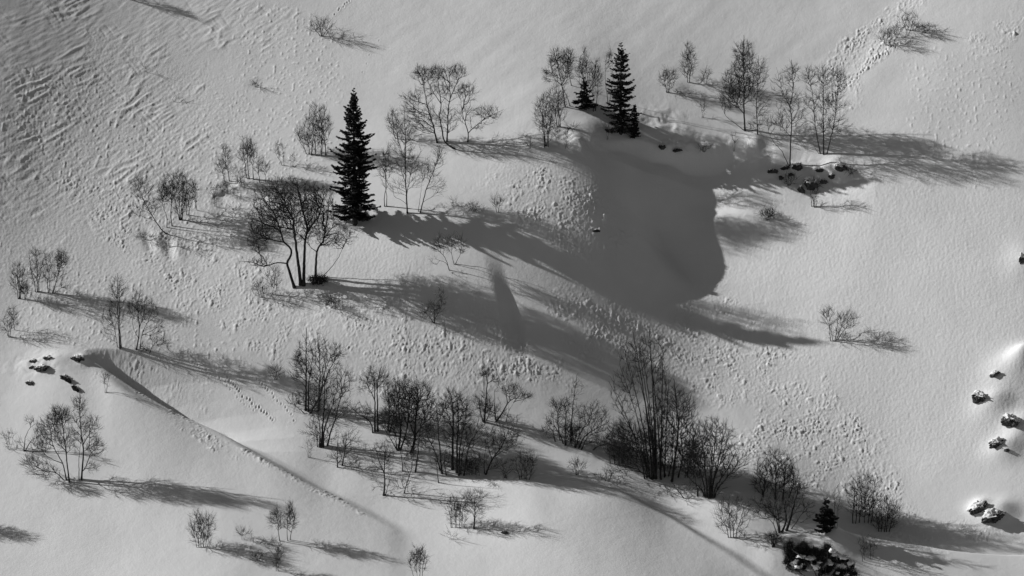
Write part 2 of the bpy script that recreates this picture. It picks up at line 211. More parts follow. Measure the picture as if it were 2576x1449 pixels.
sparse = mask([(350, 420, 420, 150, 30), (720, 150, 160, 120, 40), (300, 800, 330, 130, 20), (650, 350, 200, 140, 20),
               (2400, 300, 130, 160, 0), (2480, 200, 100, 80, 0)], .9)
D += sparse * (np.clip(perlin(slx / .38, sly / .38, 33) - .30, 0, None) * 2.8)
grain = mask([(2250, 800, 450, 420, 0), (1450, 560, 260, 150, 30), (900, 760, 500, 160, 20), (1750, 830, 300, 140, 30), (300, 500, 420, 420, 0)])
D += grain * (perlin(slx / .24, sly / .24, 41) + .5 * perlin(slx / .4, sly / .4, 42)) * .42
# slab-like corrugations of the upper left slope: short ridges running up to the right, fine scratches across
def rot(ax):
    c, s = math.cos(R(ax)), math.sin(R(ax)); return slx * c + sly * s, -slx * s + sly * c
cor = mask([(180, 230, 260, 260, 0), (330, 330, 200, 150, -30), (120, 480, 200, 110, 0), (500, 60, 220, 80, 0), (420, 420, 150, 60, -30)], 1.0)
u, v = rot(44); u2, v2 = rot(-50)
rid = (1 - np.abs(perlin(u / 4.2 + wob, v / 1.0, 51)) * 2.6)
D += cor * np.clip(rid, 0, None) * sstep(-.1, .5, perlin(XX / 4, YY / 4, 52)) * 1.7
rid2 = (1 - np.abs(perlin(u2 / 5.0, v2 / .9, 53)) * 3.0)
D -= cor * np.clip(rid2, 0, None) * sstep(0, .5, perlin(XX / 3, YY / 3, 54)) * .9
D += cor * perlin(u / 1.4, v / .42, 55) * .6
wind = mask([(1500, 100, 700, 140, 0), (1350, 220, 250, 120, 0)])
D += wind * perlin(u / 6, v / 1.6, 57) * .5
# footprints and roll tracks: strings of pits
rs = random.Random(4)
def pits(pts, step, r, depth, jit=3):
    global D
    for (x0, y0), (x1, y1) in zip(pts[:-1], pts[1:]):
        n = max(1, int(math.hypot(x1 - x0, y1 - y0) / step))
        for k in range(n):
            x = x0 + (x1 - x0) * (k + .5) / n + rs.uniform(-jit, jit); y = y0 + (y1 - y0) * (k + .5) / n + rs.uniform(-jit, jit)
            g = ground_xy(x, y)
            if g is None: continue
            i0, i1 = np.searchsorted(GX, [g[0] - r * 4 * PX, g[0] + r * 4 * PX]); j0, j1 = np.searchsorted(GY, [g[1] - r * 5 * PX, g[1] + r * 5 * PX])
            a = ((XX[j0:j1, i0:i1] - g[0]) / (r * PX)) ** 2 + ((YY[j0:j1, i0:i1] - g[1]) / (r * 1.3 * PX)) ** 2
            D[j0:j1, i0:i1] += depth * (-np.exp(-a) + .45 * np.exp(-(np.sqrt(a) - 1.7) ** 2 * 3))
# valley floor far below, rising mountain beyond
Z = None
def refresh():
    global Z
    b = np.where(YY < -110, -110 * SLOPE + (YY + 110) * .12, BASE)
    far = sstep(70, 260, np.hypot(XX, YY))
    Z = b + D * PX + far * (perlin(XX / 120, YY / 120, 61) * 14 + perlin(XX / 45, YY / 45, 62) * 4)
refresh()
def height(x, y):
    i = np.clip(np.searchsorted(GX, x) - 1, 0, len(GX) - 2); j = np.clip(np.searchsorted(GY, y) - 1, 0, len(GY) - 2)
    tx = (x - GX[i]) / (GX[i + 1] - GX[i]); ty = (y - GY[j]) / (GY[j + 1] - GY[j])
    return (Z[j, i] * (1 - tx) + Z[j, i + 1] * tx) * (1 - ty) + (Z[j + 1, i] * (1 - tx) + Z[j + 1, i + 1] * tx) * ty
TT = np.arange(310, 520, .15)
def ground_xy(px, py):
    r = ray(px, py); p = CAM[None] + TT[:, None] * r[None]
    below = p[:, 2] < height(p[:, 0], p[:, 1])
    k = int(np.argmax(below))
    if not below[k]: return None
    return np.array([p[k, 0], p[k, 1], height(p[k, 0], p[k, 1])])
pits([(565, 940), (600, 985), (640, 1020), (690, 1060)], 9, 2.2, 2.4); pits([(640, 950), (680, 990), (720, 1030), (745, 1062)], 11, 2.0, 2.0)
pits([(840, 40), (860, 20), (885, 0)], 8, 2.0, 2.0); pits([(905, 190), (960, 90)], 20, 1.6, 1.5)
pits([(470, 905), (560, 960), (640, 1040)], 12, 1.8, 1.6); pits([(2075, 265), (2130, 215), (2200, 150), (2260, 110)], 7, 2.4, 2.4, 4)
pits([(1860, 1200), (2010, 1310)], 200, 1, 0)
refresh()

# ------------------------------------------------------------------ object helpers
def mesh_obj(name, verts, faces, m, parent=None, smooth=False):
    """verts (n,3) array; faces: list of (k,4) or (k,3) int arrays"""
    me = bpy.data.meshes.new(name)
    verts = np.asarray(verts, dtype=np.float32)
    faces = [np.asarray(f, dtype=np.int32) for f in faces if len(f)]
    loops = np.concatenate([f.ravel() for f in faces]); tot = np.concatenate([np.full(len(f), f.shape[1], np.int32) for f in faces])
    st = np.concatenate([[0], np.cumsum(tot)[:-1]]).astype(np.int32)
    me.vertices.add(len(verts)); me.vertices.foreach_set('co', verts.ravel())
    me.loops.add(len(loops)); me.loops.foreach_set('vertex_index', loops)
    me.polygons.add(len(tot)); me.polygons.foreach_set('loop_start', st)
    try: me.polygons.foreach_set('loop_total', tot)
    except Exception: pass
    me.polygons.foreach_set('use_smooth', np.full(len(tot), smooth, dtype=bool))
    me.materials.append(m); me.update(calc_edges=True); me.validate()
    o = bpy.data.objects.new(name, me); COL.objects.link(o)
    if parent: o.parent = parent
    return o
def tag(o, label=None, cat=None, group=None, kind=None):
    for k, v in (('label', label), ('category', cat), ('group', group), ('kind', kind)):
        if v: o[k] = v
def root(name, loc, label, cat, group=None):
    e = bpy.data.objects.new(name, None); COL.objects.link(e); e.location = [float(v) for v in loc]
    e.empty_display_size = .3; tag(e, label, cat, group); return e
ny, nx = Z.shape
idx = np.arange(ny * nx).reshape(ny, nx)
g = mesh_obj('snow_slope', np.stack([XX.ravel(), YY.ravel(), Z.ravel()], 1),
             [np.stack([idx[:-1, :-1].ravel(), idx[:-1, 1:].ravel(), idx[1:, 1:].ravel(), idx[1:, :-1].ravel()], 1)], M_SNOW, smooth=True)
tag(g, 'snow covered mountainside with avalanche debris, hollows and rounded drifts', 'snow slope', kind='structure')
# ------------------------------------------------------------------ tubes and trees
def prisms(A, B, ra, rb, k=3):
    """separate k-sided tapered prisms from A to B"""
    n = len(A); d = B - A; L = np.linalg.norm(d, axis=1, keepdims=True) + 1e-9; d = d / L
    ref = np.where(np.abs(d[:, 2:3]) > .9, np.array([[1., 0, 0]]), np.array([[0, 0, 1.]]))
    a = np.cross(d, ref); a /= np.linalg.norm(a, axis=1, keepdims=True); b = np.cross(d, a)
    V = np.zeros((n, 2 * k, 3))
    for i in range(k):
        t = 2 * math.pi * i / k; o = a * math.cos(t) + b * math.sin(t)
        V[:, i] = A + o * ra[:, None]; V[:, k + i] = B + o * rb[:, None]
    base = (np.arange(n) * 2 * k)[:, None]
    F = np.concatenate([base + np.array([[i, (i + 1) % k, k + (i + 1) % k, k + i]]) for i in range(k)])
    return V.reshape(-1, 3), F
def tube(pts, rad, k=7):
    """one continuous tapered tube through pts"""
    pts = np.asarray(pts); n = len(pts); d = np.gradient(pts, axis=0); d /= np.linalg.norm(d, axis=1, keepdims=True) + 1e-9
    a = np.cross(d, np.array([0, 1., 0])); a /= np.linalg.norm(a, axis=1, keepdims=True) + 1e-9; b = np.cross(d, a)
    V = np.concatenate([pts + (a * math.cos(2 * math.pi * i / k) + b * math.sin(2 * math.pi * i / k)) * rad[:, None] for i in range(k)]).reshape(k, n, 3).transpose(1, 0, 2).reshape(-1, 3)
    F = []
    for j in range(n - 1):
        for i in range(k): F.append([j * k + i, j * k + (i + 1) % k, (j + 1) * k + (i + 1) % k, (j + 1) * k + i])
    F = np.array(F); T = np.array([[(n - 1) * k + i, (n - 1) * k + (i + 1) % k, (n - 1) * k + (i + 2) % k] for i in range(k - 2)][:1])
    return V, F
def smooth_line(pts, step):
    """Catmull-Rom resampling"""
    pts = np.asarray(pts, float)
    if len(pts) == 2: pts = np.array([pts[0], (pts[0] + pts[1]) / 2, pts[1]])
    P_ = np.concatenate([[2 * pts[0] - pts[1]], pts, [2 * pts[-1] - pts[-2]]]); out = []
    for i in range(1, len(P_) - 2):
        n = max(2, int(np.linalg.norm(P_[i + 1] - P_[i]) / step)); t = np.arange(n)[:, None] / n
        p0, p1, p2, p3 = P_[i - 1], P_[i], P_[i + 1], P_[i + 2]
        out.append(.5 * (2 * p1 + (p2 - p0) * t + (2 * p0 - 5 * p1 + 4 * p2 - p3) * t ** 2 + (3 * p1 - p0 - 3 * p2 + p3) * t ** 3))
    out.append(pts[-1:]); return np.concatenate(out)
class Skel:
    def __init__(s, cap=30000):
        s.p = np.zeros((cap, 3)); s.d = np.zeros((cap, 3)); s.par = np.full(cap, -1); s.pl = np.zeros(cap); s.fix = np.zeros(cap, bool); s.n = 0
    def add(s, pos, par, fix=False):
        i = s.n; s.p[i] = pos; s.par[i] = par
        if par >= 0:
            v = pos - s.p[par]; L = np.linalg.norm(v) + 1e-9; s.d[i] = v / L; s.pl[i] = s.pl[par] + L
        else: s.d[i] = (0, 0, 1)
        s.fix[i] = fix; s.n += 1; return i
    def grow(s, tips, rng, bf=.25, ang=.8, step=.4, up=.25, wig=.06, zmin=-9):
        n0 = s.n
        if len(tips) == 0: return []
        dd = np.array([np.min(((s.p[:n0] - t) ** 2).sum(1)) for t in tips]); leaf = []
        for t in tips[np.argsort(dd)]:
            v = t - s.p[:s.n]; L = np.sqrt((v ** 2).sum(1)) + 1e-6
            c = (v * s.d[:s.n]).sum(1) / L
            cost = L * (1 + ang * (1 - c)) + bf * s.pl[:s.n] + 1.2 * np.clip(s.p[:s.n, 2] - t[2] + .1 * L, 0, None)
            cost[s.p[:s.n, 2] < zmin] += 5
            j = int(np.argmin(cost)); L = L[j]; p0 = s.p[j]
            d0 = s.d[j] * .6 + v[j] / L * .6 + np.array([0, 0, -.05]); p1 = p0 + d0 * L * .45; p1[2] -= up * L * .25
            m = max(2, int(math.ceil(L / step))); cur = j
            for k in range(1, m + 1):
                u_ = k / m; pos = (1 - u_) ** 2 * p0 + 2 * u_ * (1 - u_) * p1 + u_ * u_ * t
                if k < m: pos = pos + rng.normal(0, wig, 3) * min(1, L)
                cur = s.add(pos, cur)
            leaf.append(cur)
        return leaf
GROUND_SINK = .12
def build_tree(name, label, cat, group, bx, by, stems, crowns, tw=.013, seed=0, dens=.03, bf=.25, ang=.8, up=.35, wig=.04, twl=.62, ntw=3,
               mat=None, leafy=0, leaf_mat=None, zmin=.25, twmat=None):
    """stems: (pts in picture units, radius in m, is_trunk); crowns: (cx, cy, rx, ry, relative density)"""
    rng = np.random.RandomState(seed + 17); g0 = ground_xy(bx, by); tw *= .70; dens *= 1.3
    if g0 is None: print('NO GROUND', label); return
    dep = (g0[1] - CAM[1]) * CP - (g0[2] - CAM[2]) * SP; sc = PX * dep / DIST
    def loc(x, y, d=0): return np.array([(x - bx) * sc, d, (by - y) * sc / CP])
    e = root(name, g0, label, cat, group); sk = Skel(); rads = {}; parts = []
    for (pts, r, trunk) in stems:
        drift = rng.uniform(-.25, .25)
        if trunk:
            gb = ground_xy(*pts[0]); gb = (gb - g0) if gb is not None else loc(*pts[0])
            o = loc(*pts[0]); P3 = []
            for (x, y) in pts:
                q_ = loc(x, y); h = q_[2] - o[2]; P3.append([q_[0], gb[1] + drift * h * .6, gb[2] + h])
            P3[0][2] -= GROUND_SINK
        else:
            q_ = loc(*pts[0]); n = sk.n; j = int(np.argmin(((sk.p[:n, 0] - q_[0]) ** 2 + (sk.p[:n, 2] - q_[2]) ** 2)))
            s0 = sk.p[j].copy(); dl = drift * 2; P3 = [s0]
            for (x, y) in pts[1:]:
                q2 = loc(x, y); P3.append([q2[0], s0[1] + dl * abs(q2[0] - s0[0]), q2[2]])
        c = smooth_line(P3, .3); c[1:-1] += rng.normal(0, wig * .5, (len(c) - 2, 3)) * np.minimum(1, np.linspace(0, 4, len(c) - 2))[:, None]
        rr = r * (1 - .75 * np.linspace(0, 1, len(c)) ** .8)
        if trunk: rr[:2] *= [1.35, 1.12][:min(2, len(rr))]
        cur = sk.add(c[0], -1 if trunk else j, True)
        for p_ in c[1:]: cur = sk.add(p_, cur, True)
        parts.append((c, rr, trunk))
    tips = []
    for (cx, cy, rx, ry, rel) in crowns:
        n = max(6, int(math.pi * rx * ry * dens * rel)); k = 0
        v = rng.normal(size=(n, 3)); v /= np.linalg.norm(v, axis=1, keepdims=True); v *= rng.rand(n, 1) ** .42
        drad = min(max(rx, ry), 1.3 * rx) * .75
        tt = np.stack([(cx - bx + v[:, 0] * rx) * sc, v[:, 1] * drad * sc, (by - cy + v[:, 2] * ry) * sc / CP], 1)
        # keep above the snow
        gz = height(tt[:, 0] + g0[0], tt[:, 1] + g0[1]) - g0[2]; tips.append(tt[tt[:, 2] > gz + .12])
    tips = np.concatenate(tips) if tips else np.zeros((0, 3))
    leaf = sk.grow(tips, rng, bf, ang, .4, up, wig, zmin)
    n = sk.n; cnt = np.zeros(n); cnt[leaf] = 1
    for i in range(n - 1, -1, -1):
        if sk.par[i] >= 0: cnt[sk.par[i]] += cnt[i]
    free = np.where(~sk.fix[:n])[0]
    rad = tw * np.clip(cnt, 1, None) ** .46
    VV, FF, nv = [], [], 0
    def put(V, F):
        nonlocal nv
        VV.append(V); FF.append(F + nv); nv += len(V)
    if len(free):
        A = sk.p[sk.par[free]]; B = sk.p[free]; ra = np.minimum(rad[sk.par[free]], rad[free] * 1.25); put(*prisms(A, B, ra, rad[free]))
        ends = free[rng.rand(len(free)) < .85]
        thin = ends[rad[ends] < tw * 2.2]
        for _ in range(ntw):
            A = sk.p[thin]; d = sk.d[thin] + rng.normal(0, .42, (len(thin), 3)) + np.array([0, 0, up]); d /= np.linalg.norm(d, axis=1, keepdims=True)
            B = A + d * twl * rng.uniform(.4, 1.3, (len(thin), 1)); put(*prisms(A, B, np.full(len(A), tw * .85), np.full(len(A), tw * .5)))
    for (c, rr, trunk) in parts:
        if not trunk: put(*tube(c, rr, 6))
    if VV: mesh_obj('branches', np.concatenate(VV), FF, twmat or M_TWIG, e)
    for (c, rr, trunk) in parts:
        if trunk: V, F = tube(c, rr, 8); mesh_obj('trunk', V, [F], mat or M_BARK, e, smooth=True)
    if leafy:
        T = sk.p[leaf]; m = len(T); LV = []
        for _ in range(leafy):
            c = T + rng.normal(0, .13, (m, 3)); a = rng.normal(size=(m, 3)); a /= np.linalg.norm(a, axis=1, keepdims=True); b = np.cross(a, rng.normal(size=(m, 3))); b /= np.linalg.norm(b, axis=1, keepdims=True) + 1e-9
            s1 = rng.uniform(.06, .13, (m, 1)); s2 = s1 * .45
            LV.append(np.stack([c - a * s1, c + b * s2, c + a * s1, c - b * s2], 1))
        LV = np.concatenate(LV).reshape(-1, 3); mesh_obj('foliage', LV, [np.arange(len(LV)).reshape(-1, 4)], leaf_mat or M_LEAF, e)
    return e
NAMES = {'birch': ('birch_tree', 'birch tree'), 'tree': ('bare_tree', 'bare tree'), 'shrub': ('bare_shrub', 'shrub'), 'twigs': ('twig_tuft', 'twigs'), 'alder': ('thicket_tree', 'bare tree')}
GROUPS = {'birch': 'bare birches on the snow slope', 'tree': 'bare broadleaf trees on the snow slope', 'shrub': 'bare shrubs in the snow', 'twigs': 'small twigs poking out of the snow', 'alder': 'bare trees of the lower thicket'}
SEED = [100]
def hero(kind, label, bx, by, stems, crowns, **k):
    SEED[0] += 1; nm, cat = NAMES[kind]
    if kind == 'alder': stems = [(p_, r_ * 1.3, t_) for p_, r_, t_ in stems]; k['dens'] = k.get('dens', .03) * 1.0; crowns = [(c[0], c[1] - 3, c[2] * 1.1, c[3] * 1.1, c[4] * .85) for c in crowns] + [(bx, by - 28, 38, 24, .4)]
    return build_tree(nm, label, cat, GROUPS[kind], bx, by, stems, crowns, seed=SEED[0], **k)
def auto(kind, label, x, y, h, w, ns=3, rel=1.0, r=.05, lean=0, cut=.25, spread=.5, foot=.12, **k):
    """a tree or shrub of ns stems fanning from its base; h, w(half width), lean in picture units"""
    rng = random.Random(SEED[0] * 7 + 3); stems = []
    for i in range(ns):
        f = 0 if ns == 1 else (i / (ns - 1) * 2 - 1)
        f += rng.uniform(-.12, .12) * (ns > 1)
        hh = h * (.97 - .22 * abs(f) * rng.uniform(.6, 1.4)); xb = x + f * w * foot; xt = x + f * w * spread + lean
        yb = y + rng.uniform(-1, 1) * (ns > 1)
        mid = (xb + (xt - xb) * rng.uniform(.35, .6) + rng.uniform(-.04, .04) * h, yb - hh * .5)
        m0 = (xb + (xt - xb) * rng.uniform(.15, .3) + rng.uniform(-.02, .02) * h, yb - hh * .24)
        stems.append(([(xb, yb), m0, mid, (xt, yb - hh)], r * rng.uniform(.75, 1.1), True))
    ch = h * (1 - cut); crowns = [(x + lean * .6, y - cut * h - ch * .5, w, ch * .52, rel)]
    if kind in ('shrub', 'tree') and cut: crowns.append((x, y - h * .28, w * .8, h * .26, rel * .45))
    if kind in ('birch',): crowns = [(x + lean * .5, y - cut * h - ch * .38, w, ch * .42, rel), (x + lean * .8, y - h * .76, w * .62, h * .25, rel)]
    return hero(kind, label, x, y, stems, crowns, **k)

# ------------------------------------------------------------------ conifers
def conifer(label, x, y, h, prof, seed, density=1.0, lean=0, lift=0.0, gap=.0):
    rng = np.random.RandomState(seed); g0 = ground_xy(x, y)
    dep = (g0[1] - CAM[1]) * CP - (g0[2] - CAM[2]) * SP; sc = PX * dep / DIST
    H = h * sc / CP; e = root('spruce_tree', g0, label, 'spruce tree', 'dark spruces among the bare trees')
    n = 24; t = np.linspace(0, 1, n); c = np.stack([lean * sc * t, 0 * t, H * t - .15], 1); c[1:-1, 0] += rng.normal(0, .02, n - 2)
    V, F = tube(c, (.016 * H + .03) * (1 - t) ** .9 + .012, 8); mesh_obj('trunk', V, [F], M_BARK, e, smooth=True)
    pt = np.array(prof, float)
    As, Bs, Rs, TV = [], [], [], []
    z = .06 * H if lift == 0 else lift * H; k = 0
    while z < H * .985:
        f = z / H; L0 = np.interp(f, pt[:, 0], pt[:, 1]) * sc; nb = int(rng.randint(6, 10)) if f < .93 else 4
        ph = rng.rand() * 6.28; L0 *= rng.uniform(.74, 1.12); asym = rng.uniform(0, .3); aph = rng.rand() * 6.28
        for i in range(nb):
            a = ph + i * 6.283 / nb + rng.normal(0, .2); L = L0 * rng.uniform(.5, 1.15) * (.6 if rng.rand() < gap else 1) * (1 - asym * (.5 + .5 * math.cos(a - aph)))
            droop = np.interp(f, [0, .5, .85, 1], [-.42, -.22, .1, .7]) + rng.normal(0, .08)
            zj = rng.normal(0, .13); m = max(3, int(L / .16)); s = np.linspace(0, 1, m)
            bx_ = s * L * math.cos(a); by_ = s * L * math.sin(a) * .78; bz = L * (droop * s + .30 * s ** 2.6 * (droop < .3))
            pth = np.stack([bx_ + lean * sc * f, by_, z + bz + zj], 1)
            As.append(pth[:-1]); Bs.append(pth[1:]); Rs.append(np.interp(s[:-1], [0, 1], [.035, .01]))
            # needle sprays: thin blades leaving the bough sideways, forward and hanging
            dirv = (pth[-1] - pth[0]) / (np.linalg.norm(pth[-1] - pth[0]) + 1e-9); side = np.cross(dirv, [0, 0, 1.]); side /= np.linalg.norm(side) + 1e-9
            npos = max(3, int(L / .065 * density))
            u_ = rng.uniform(.12, 1.03, npos); pos = np.stack([np.interp(u_, s, pth[:, j]) for j in range(3)], 1)
            wd = .12 + .34 * np.clip(1 - np.abs(u_ - .5) * 1.3, .15, 1) * min(1, L / 1.2)
            for sg in (-1, 1, 0):
                d = (side[None] * sg * rng.uniform(.6, 1.1, (npos, 1)) + dirv[None] * rng.uniform(.4, 1.0, (npos, 1)) + np.array([[0, 0, -.25]]) * rng.uniform(.2, 1.8, (npos, 1)) + rng.normal(0, .18, (npos, 3)))
                if sg == 0: d = dirv[None] * .6 + np.array([[0, 0, -.8]]) * rng.uniform(.3, 1, (npos, 1)) + rng.normal(0, .25, (npos, 3))
                d /= np.linalg.norm(d, axis=1, keepdims=True); ln = (wd * rng.uniform(.7, 1.3, npos))[:, None] * (1 if sg else .7)
                nrm = np.cross(d, rng.normal(size=(npos, 3))); nrm /= np.linalg.norm(nrm, axis=1, keepdims=True) + 1e-9
                hw = .045 + .045 * rng.rand(npos, 1)
                TV.append(np.stack([pos - nrm * hw * .6, pos + d * ln * .5 - nrm * hw, pos + d * ln, pos + d * ln * .5 + nrm * hw], 1))
        z += rng.uniform(.18, .40) * min(1, .35 + H / 9) * (1 if f < .8 else .75) * (1 + gap * 1.2)
    A = np.concatenate(As); B = np.concatenate(Bs); r_ = np.concatenate(Rs); V, F = prisms(A, B, r_, r_ * .85)
    mesh_obj('boughs', V, [F], M_BARK, e)
    TV = np.concatenate(TV).reshape(-1, 3); mesh_obj('needles', TV, [np.arange(len(TV)).reshape(-1, 4)], M_NEEDLE, e)
    return e
# ------------------------------------------------------------------ rocks
def rock(label, x, y, rx, ry, seed, cap=.45, group='dark rocks showing through the snow', sink=.6, rotz=0, cat='rock'):
    g0 = ground_xy(x, y)
    if g0 is None: print('NO GROUND', label); return
    rng = np.random.RandomState(seed); nu, nv = 48, 28
    th = np.linspace(0, 2 * np.pi, nu, endpoint=False)[None, :] * np.ones((nv, 1)); phi = np.linspace(.02, np.pi - .02, nv)[:, None] * np.ones((1, nu))
    d = np.stack([np.sin(phi) * np.cos(th), np.sin(phi) * np.sin(th), np.cos(phi)], -1)
    def n3(k, s): return (perlin(d[..., 0] * k + 5.3, d[..., 1] * k + d[..., 2] * k * .7 + 9.1, s) + perlin(d[..., 1] * k + 2.2, d[..., 2] * k + d[..., 0] * k * .6 + 4.4, s + 1)) * .5
    cut = np.ones((nv, nu)) * 9
    for _ in range(11):                                    # planar facets
        nn = rng.normal(size=3); nn /= np.linalg.norm(nn); h = rng.uniform(.62, .95); dt = (d * nn).sum(-1); cut = np.minimum(cut, np.where(dt > .05, h / np.clip(dt, .05, 1), 9))
    rr = np.minimum(1.1, cut) * (1 + .45 * n3(2.2, seed) + .32 * n3(5.5, seed + 3) + .12 * n3(11, seed + 5))
    a, b, c = rx * PX * 1.12, rx * PX * .8, ry * PX * 1.35
    p = d * rr[..., None] * np.array([a, b, c]); cz, sz = math.cos(rotz), math.sin(rotz)
    p = np.stack([p[..., 0] * cz - p[..., 2] * sz * .9, p[..., 1], p[..., 0] * sz * .9 + p[..., 2] * cz], -1)
    p[..., 2] += c * (.75 - sink)
    V = p.reshape(-1, 3); ix = np.arange(nu * nv).reshape(nv, nu); nxt = np.roll(ix, -1, 1)
    F = np.stack([ix[:-1], ix[1:], nxt[1:], nxt[:-1]], -1).reshape(-1, 4)
    e = root('rock', g0, label, cat, group); mesh_obj('stone', V, [F], M_ROCK, e)
    nz = d[..., 2] + .95 * n3(5.0, seed + 9) + .12 * d[..., 0] * -1; keep = (nz > 1 - cap * 1.4)
    kf = keep[:-1] & keep[1:] & np.roll(keep, -1, 1)[:-1] & np.roll(keep, -1, 1)[1:]
    if kf.any():
        out = (p * 1.02 + np.array([0, 0, .05]) + d * .03).reshape(-1, 3); Fs = F.reshape(nv - 1, nu, 4)[kf]
        mesh_obj('snow_cap', out, [Fs], M_CAP, e, smooth=True)
    return e

# ================================================================== THE TREES (picture units)
PA = [(0, 60), (.06, 68), (.16, 70), (.3, 66), (.42, 58), (.5, 54), (.62, 42), (.75, 29), (.87, 15), (1, 3)]
conifer('tallest dark spruce rising behind the big spreading tree, left of centre', 893, 566, 338, PA, 11, 1.35, gap=.1)
PB = [(0, 34), (.08, 50), (.25, 50), (.45, 50), (.6, 44), (.66, 28), (.78, 24), (.88, 14), (.93, 8), (1, 4)]
conifer('dark spruce with ragged gappy tiers above the big dark hollow', 1561, 338, 226, PB, 12, 1.0, gap=.28)
conifer('little dark spruce leaning on the right foot of the ragged spruce above the hollow', 1596, 350, 82, [(0, 16), (.4, 15), (.8, 7), (1, 2)], 13, 1.0)
conifer('small dark spruce left of the ragged spruce, between bare birches', 1470, 269, 70, [(0, 26), (.2, 33), (.5, 22), (.8, 9), (1, 2)], 14, 1.0, gap=.15)
conifer('small dark bushy spruce on the crest of the drift near the lower right corner', 2077, 1336, 80, [(0, 34), (.3, 31), (.5, 22), (.75, 14), (1, 2)], 21, 1.6)

T = True; N = False
hero('tree', 'large spreading bare tree with four dark trunks and wide rounded crown beside tallest spruce', 757, 718, [
    ([(741, 724), (727, 682), (723, 667), (734, 642), (730, 627), (715, 615), (703, 577), (690, 545), (665, 510)], .17, T),
    ([(757, 716), (750, 652), (743, 590), (739, 552), (728, 530), (715, 500), (695, 472)], .20, T),
    ([(764, 717), (766, 652), (770, 602), (774, 577), (765, 542), (757, 510), (750, 470)], .20, T),
    ([(793, 702), (798, 635), (813, 610), (818, 587), (826, 550), (828, 520)], .16, T),
    ([(806, 699), (840, 665), (865, 622), (872, 600)], .05, T),
    ([(723, 667), (698, 664), (665, 672), (635, 660), (602, 657)], .08, N),
    ([(715, 615), (690, 607), (660, 590), (630, 580)], .08, N),
    ([(770, 598), (790, 567), (805, 547), (812, 520), (818, 490)], .11, N),
    ([(768, 610), (745, 590)], .09, N), ([(739, 552), (718, 520), (700, 490), (690, 465)], .08, N),
    ([(744, 583), (720, 578), (690, 570), (660, 550), (640, 525)], .06, N),
    ([(818, 605), (840, 576), (862, 570)], .06, N), ([(798, 635), (780, 625), (775, 605)], .05, N)],
    [(728, 510, 92, 58, 1.5), (690, 560, 68, 48, 1.3), (800, 525, 50, 55, 1.3), (845, 600, 55, 28, .9), (780, 580, 60, 40, .8), (660, 662, 38, 12, .8), (650, 600, 30, 40, 1.1)],
    dens=.042, tw=.016, twl=.5, bf=.15, ang=.9)
hero('tree', 'tall bare tree of four curving trunks with an open flat topped crown, upper centre', 1118, 360, [
    ([(1100, 361), (1087, 309), (1076, 276), (1071, 252), (1063, 209), (1052, 188)], .095, T),
    ([(1145, 374), (1119, 357), (1114, 333), (1108, 298), (1110, 263), (1106, 228), (1102, 199)], .10, T),
    ([(1124, 357), (1127, 309), (1128, 268), (1133, 252), (1131, 212), (1132, 186)], .09, T),
    ([(1073, 270), (1041, 256), (1014, 236)], .05, N), ([(1081, 295), (1055, 285), (1030, 270)], .045, N),
    ([(1109, 256), (1087, 220), (1076, 194)], .05, N), ([(1108, 292), (1081, 266)], .04, N), ([(1134, 250), (1149, 212), (1160, 186)], .055, N)],
    [(1062, 190, 32, 20, 1.5), (1108, 188, 34, 20, 1.5), (1150, 185, 24, 20, 1.4), (1110, 225, 70, 30, .55), (1035, 250, 28, 18, 1), (1065, 300, 45, 42, .9), (1125, 300, 30, 40, .5), (1030, 275, 22, 16, .8)],
    dens=.034, tw=.014, bf=.2)
hero('tree', 'forked bare tree with one branch sweeping right, beside the flat topped tree', 1177, 358, [
    ([(1176, 359), (1178, 338), (1167, 303), (1162, 276), (1159, 255)], .07, T),
    ([(1178, 338), (1189, 327), (1210, 311), (1235, 298), (1268, 284)], .05, N)],
    [(1175, 238, 26, 30, 1.1), (1170, 290, 26, 26, .7), (1225, 290, 38, 20, 1.1), (1205, 320, 26, 14, .5)], dens=.032, tw=.013)
auto('birch', 'bare birch half hidden behind the shoulder, just right of the tallest spruce top', 998, 350, 72, 24, 2, 1.1, .045, lean=-12, cut=.1)
auto('birch', 'slender birch with two parallel stems, nearest the right side of the tallest spruce', 970, 520, 148, 20, 2, .8, .05, cut=.35, spread=.15)
hero('birch', 'tall slim low forked birch, second right of the tallest spruce, in the dark shadow band', 1025, 534, [
    ([(1025, 538), (1021, 456), (1020, 416), (1021, 335), (1018, 277)], .085, T), ([(1021, 460), (1005, 422), (985, 398)], .04, N),
    ([(1025, 496), (1033, 443), (1041, 403)], .045, N)], [(1018, 330, 30, 52, .8), (1015, 400, 48, 50, .6), (1040, 440, 30, 40, .4), (1000, 470, 30, 30, .35)], tw=.012)
hero('birch', 'birch leaning to the right, beside the slim low forked birch', 1057, 531, [
    ([(1057, 535), (1073, 475), (1088, 437), (1100, 405), (1114, 373)], .065, T), ([(1052, 533), (1058, 490), (1064, 450)], .03, T), ([(1088, 437), (1075, 415), (1060, 405)], .03, N)],
    [(1105, 395, 16, 28, 1), (1080, 430, 28, 34, .6), (1100, 465, 22, 30, .5)], tw=.012)
auto('twigs', 'small twisted shrub standing on the upper edge of the long dark shadow band', 1252, 535, 40, 17, 2, 1.2, .04)
auto('twigs', 'low dark brush in the shadow band left of the small twisted shrub', 1192, 534, 20, 22, 4, 1.8, .03, cut=0)
auto('twigs', 'low brush in the shadow band just right of the leaning birch foot', 1140, 520, 16, 15, 3, .8, .02, cut=0)
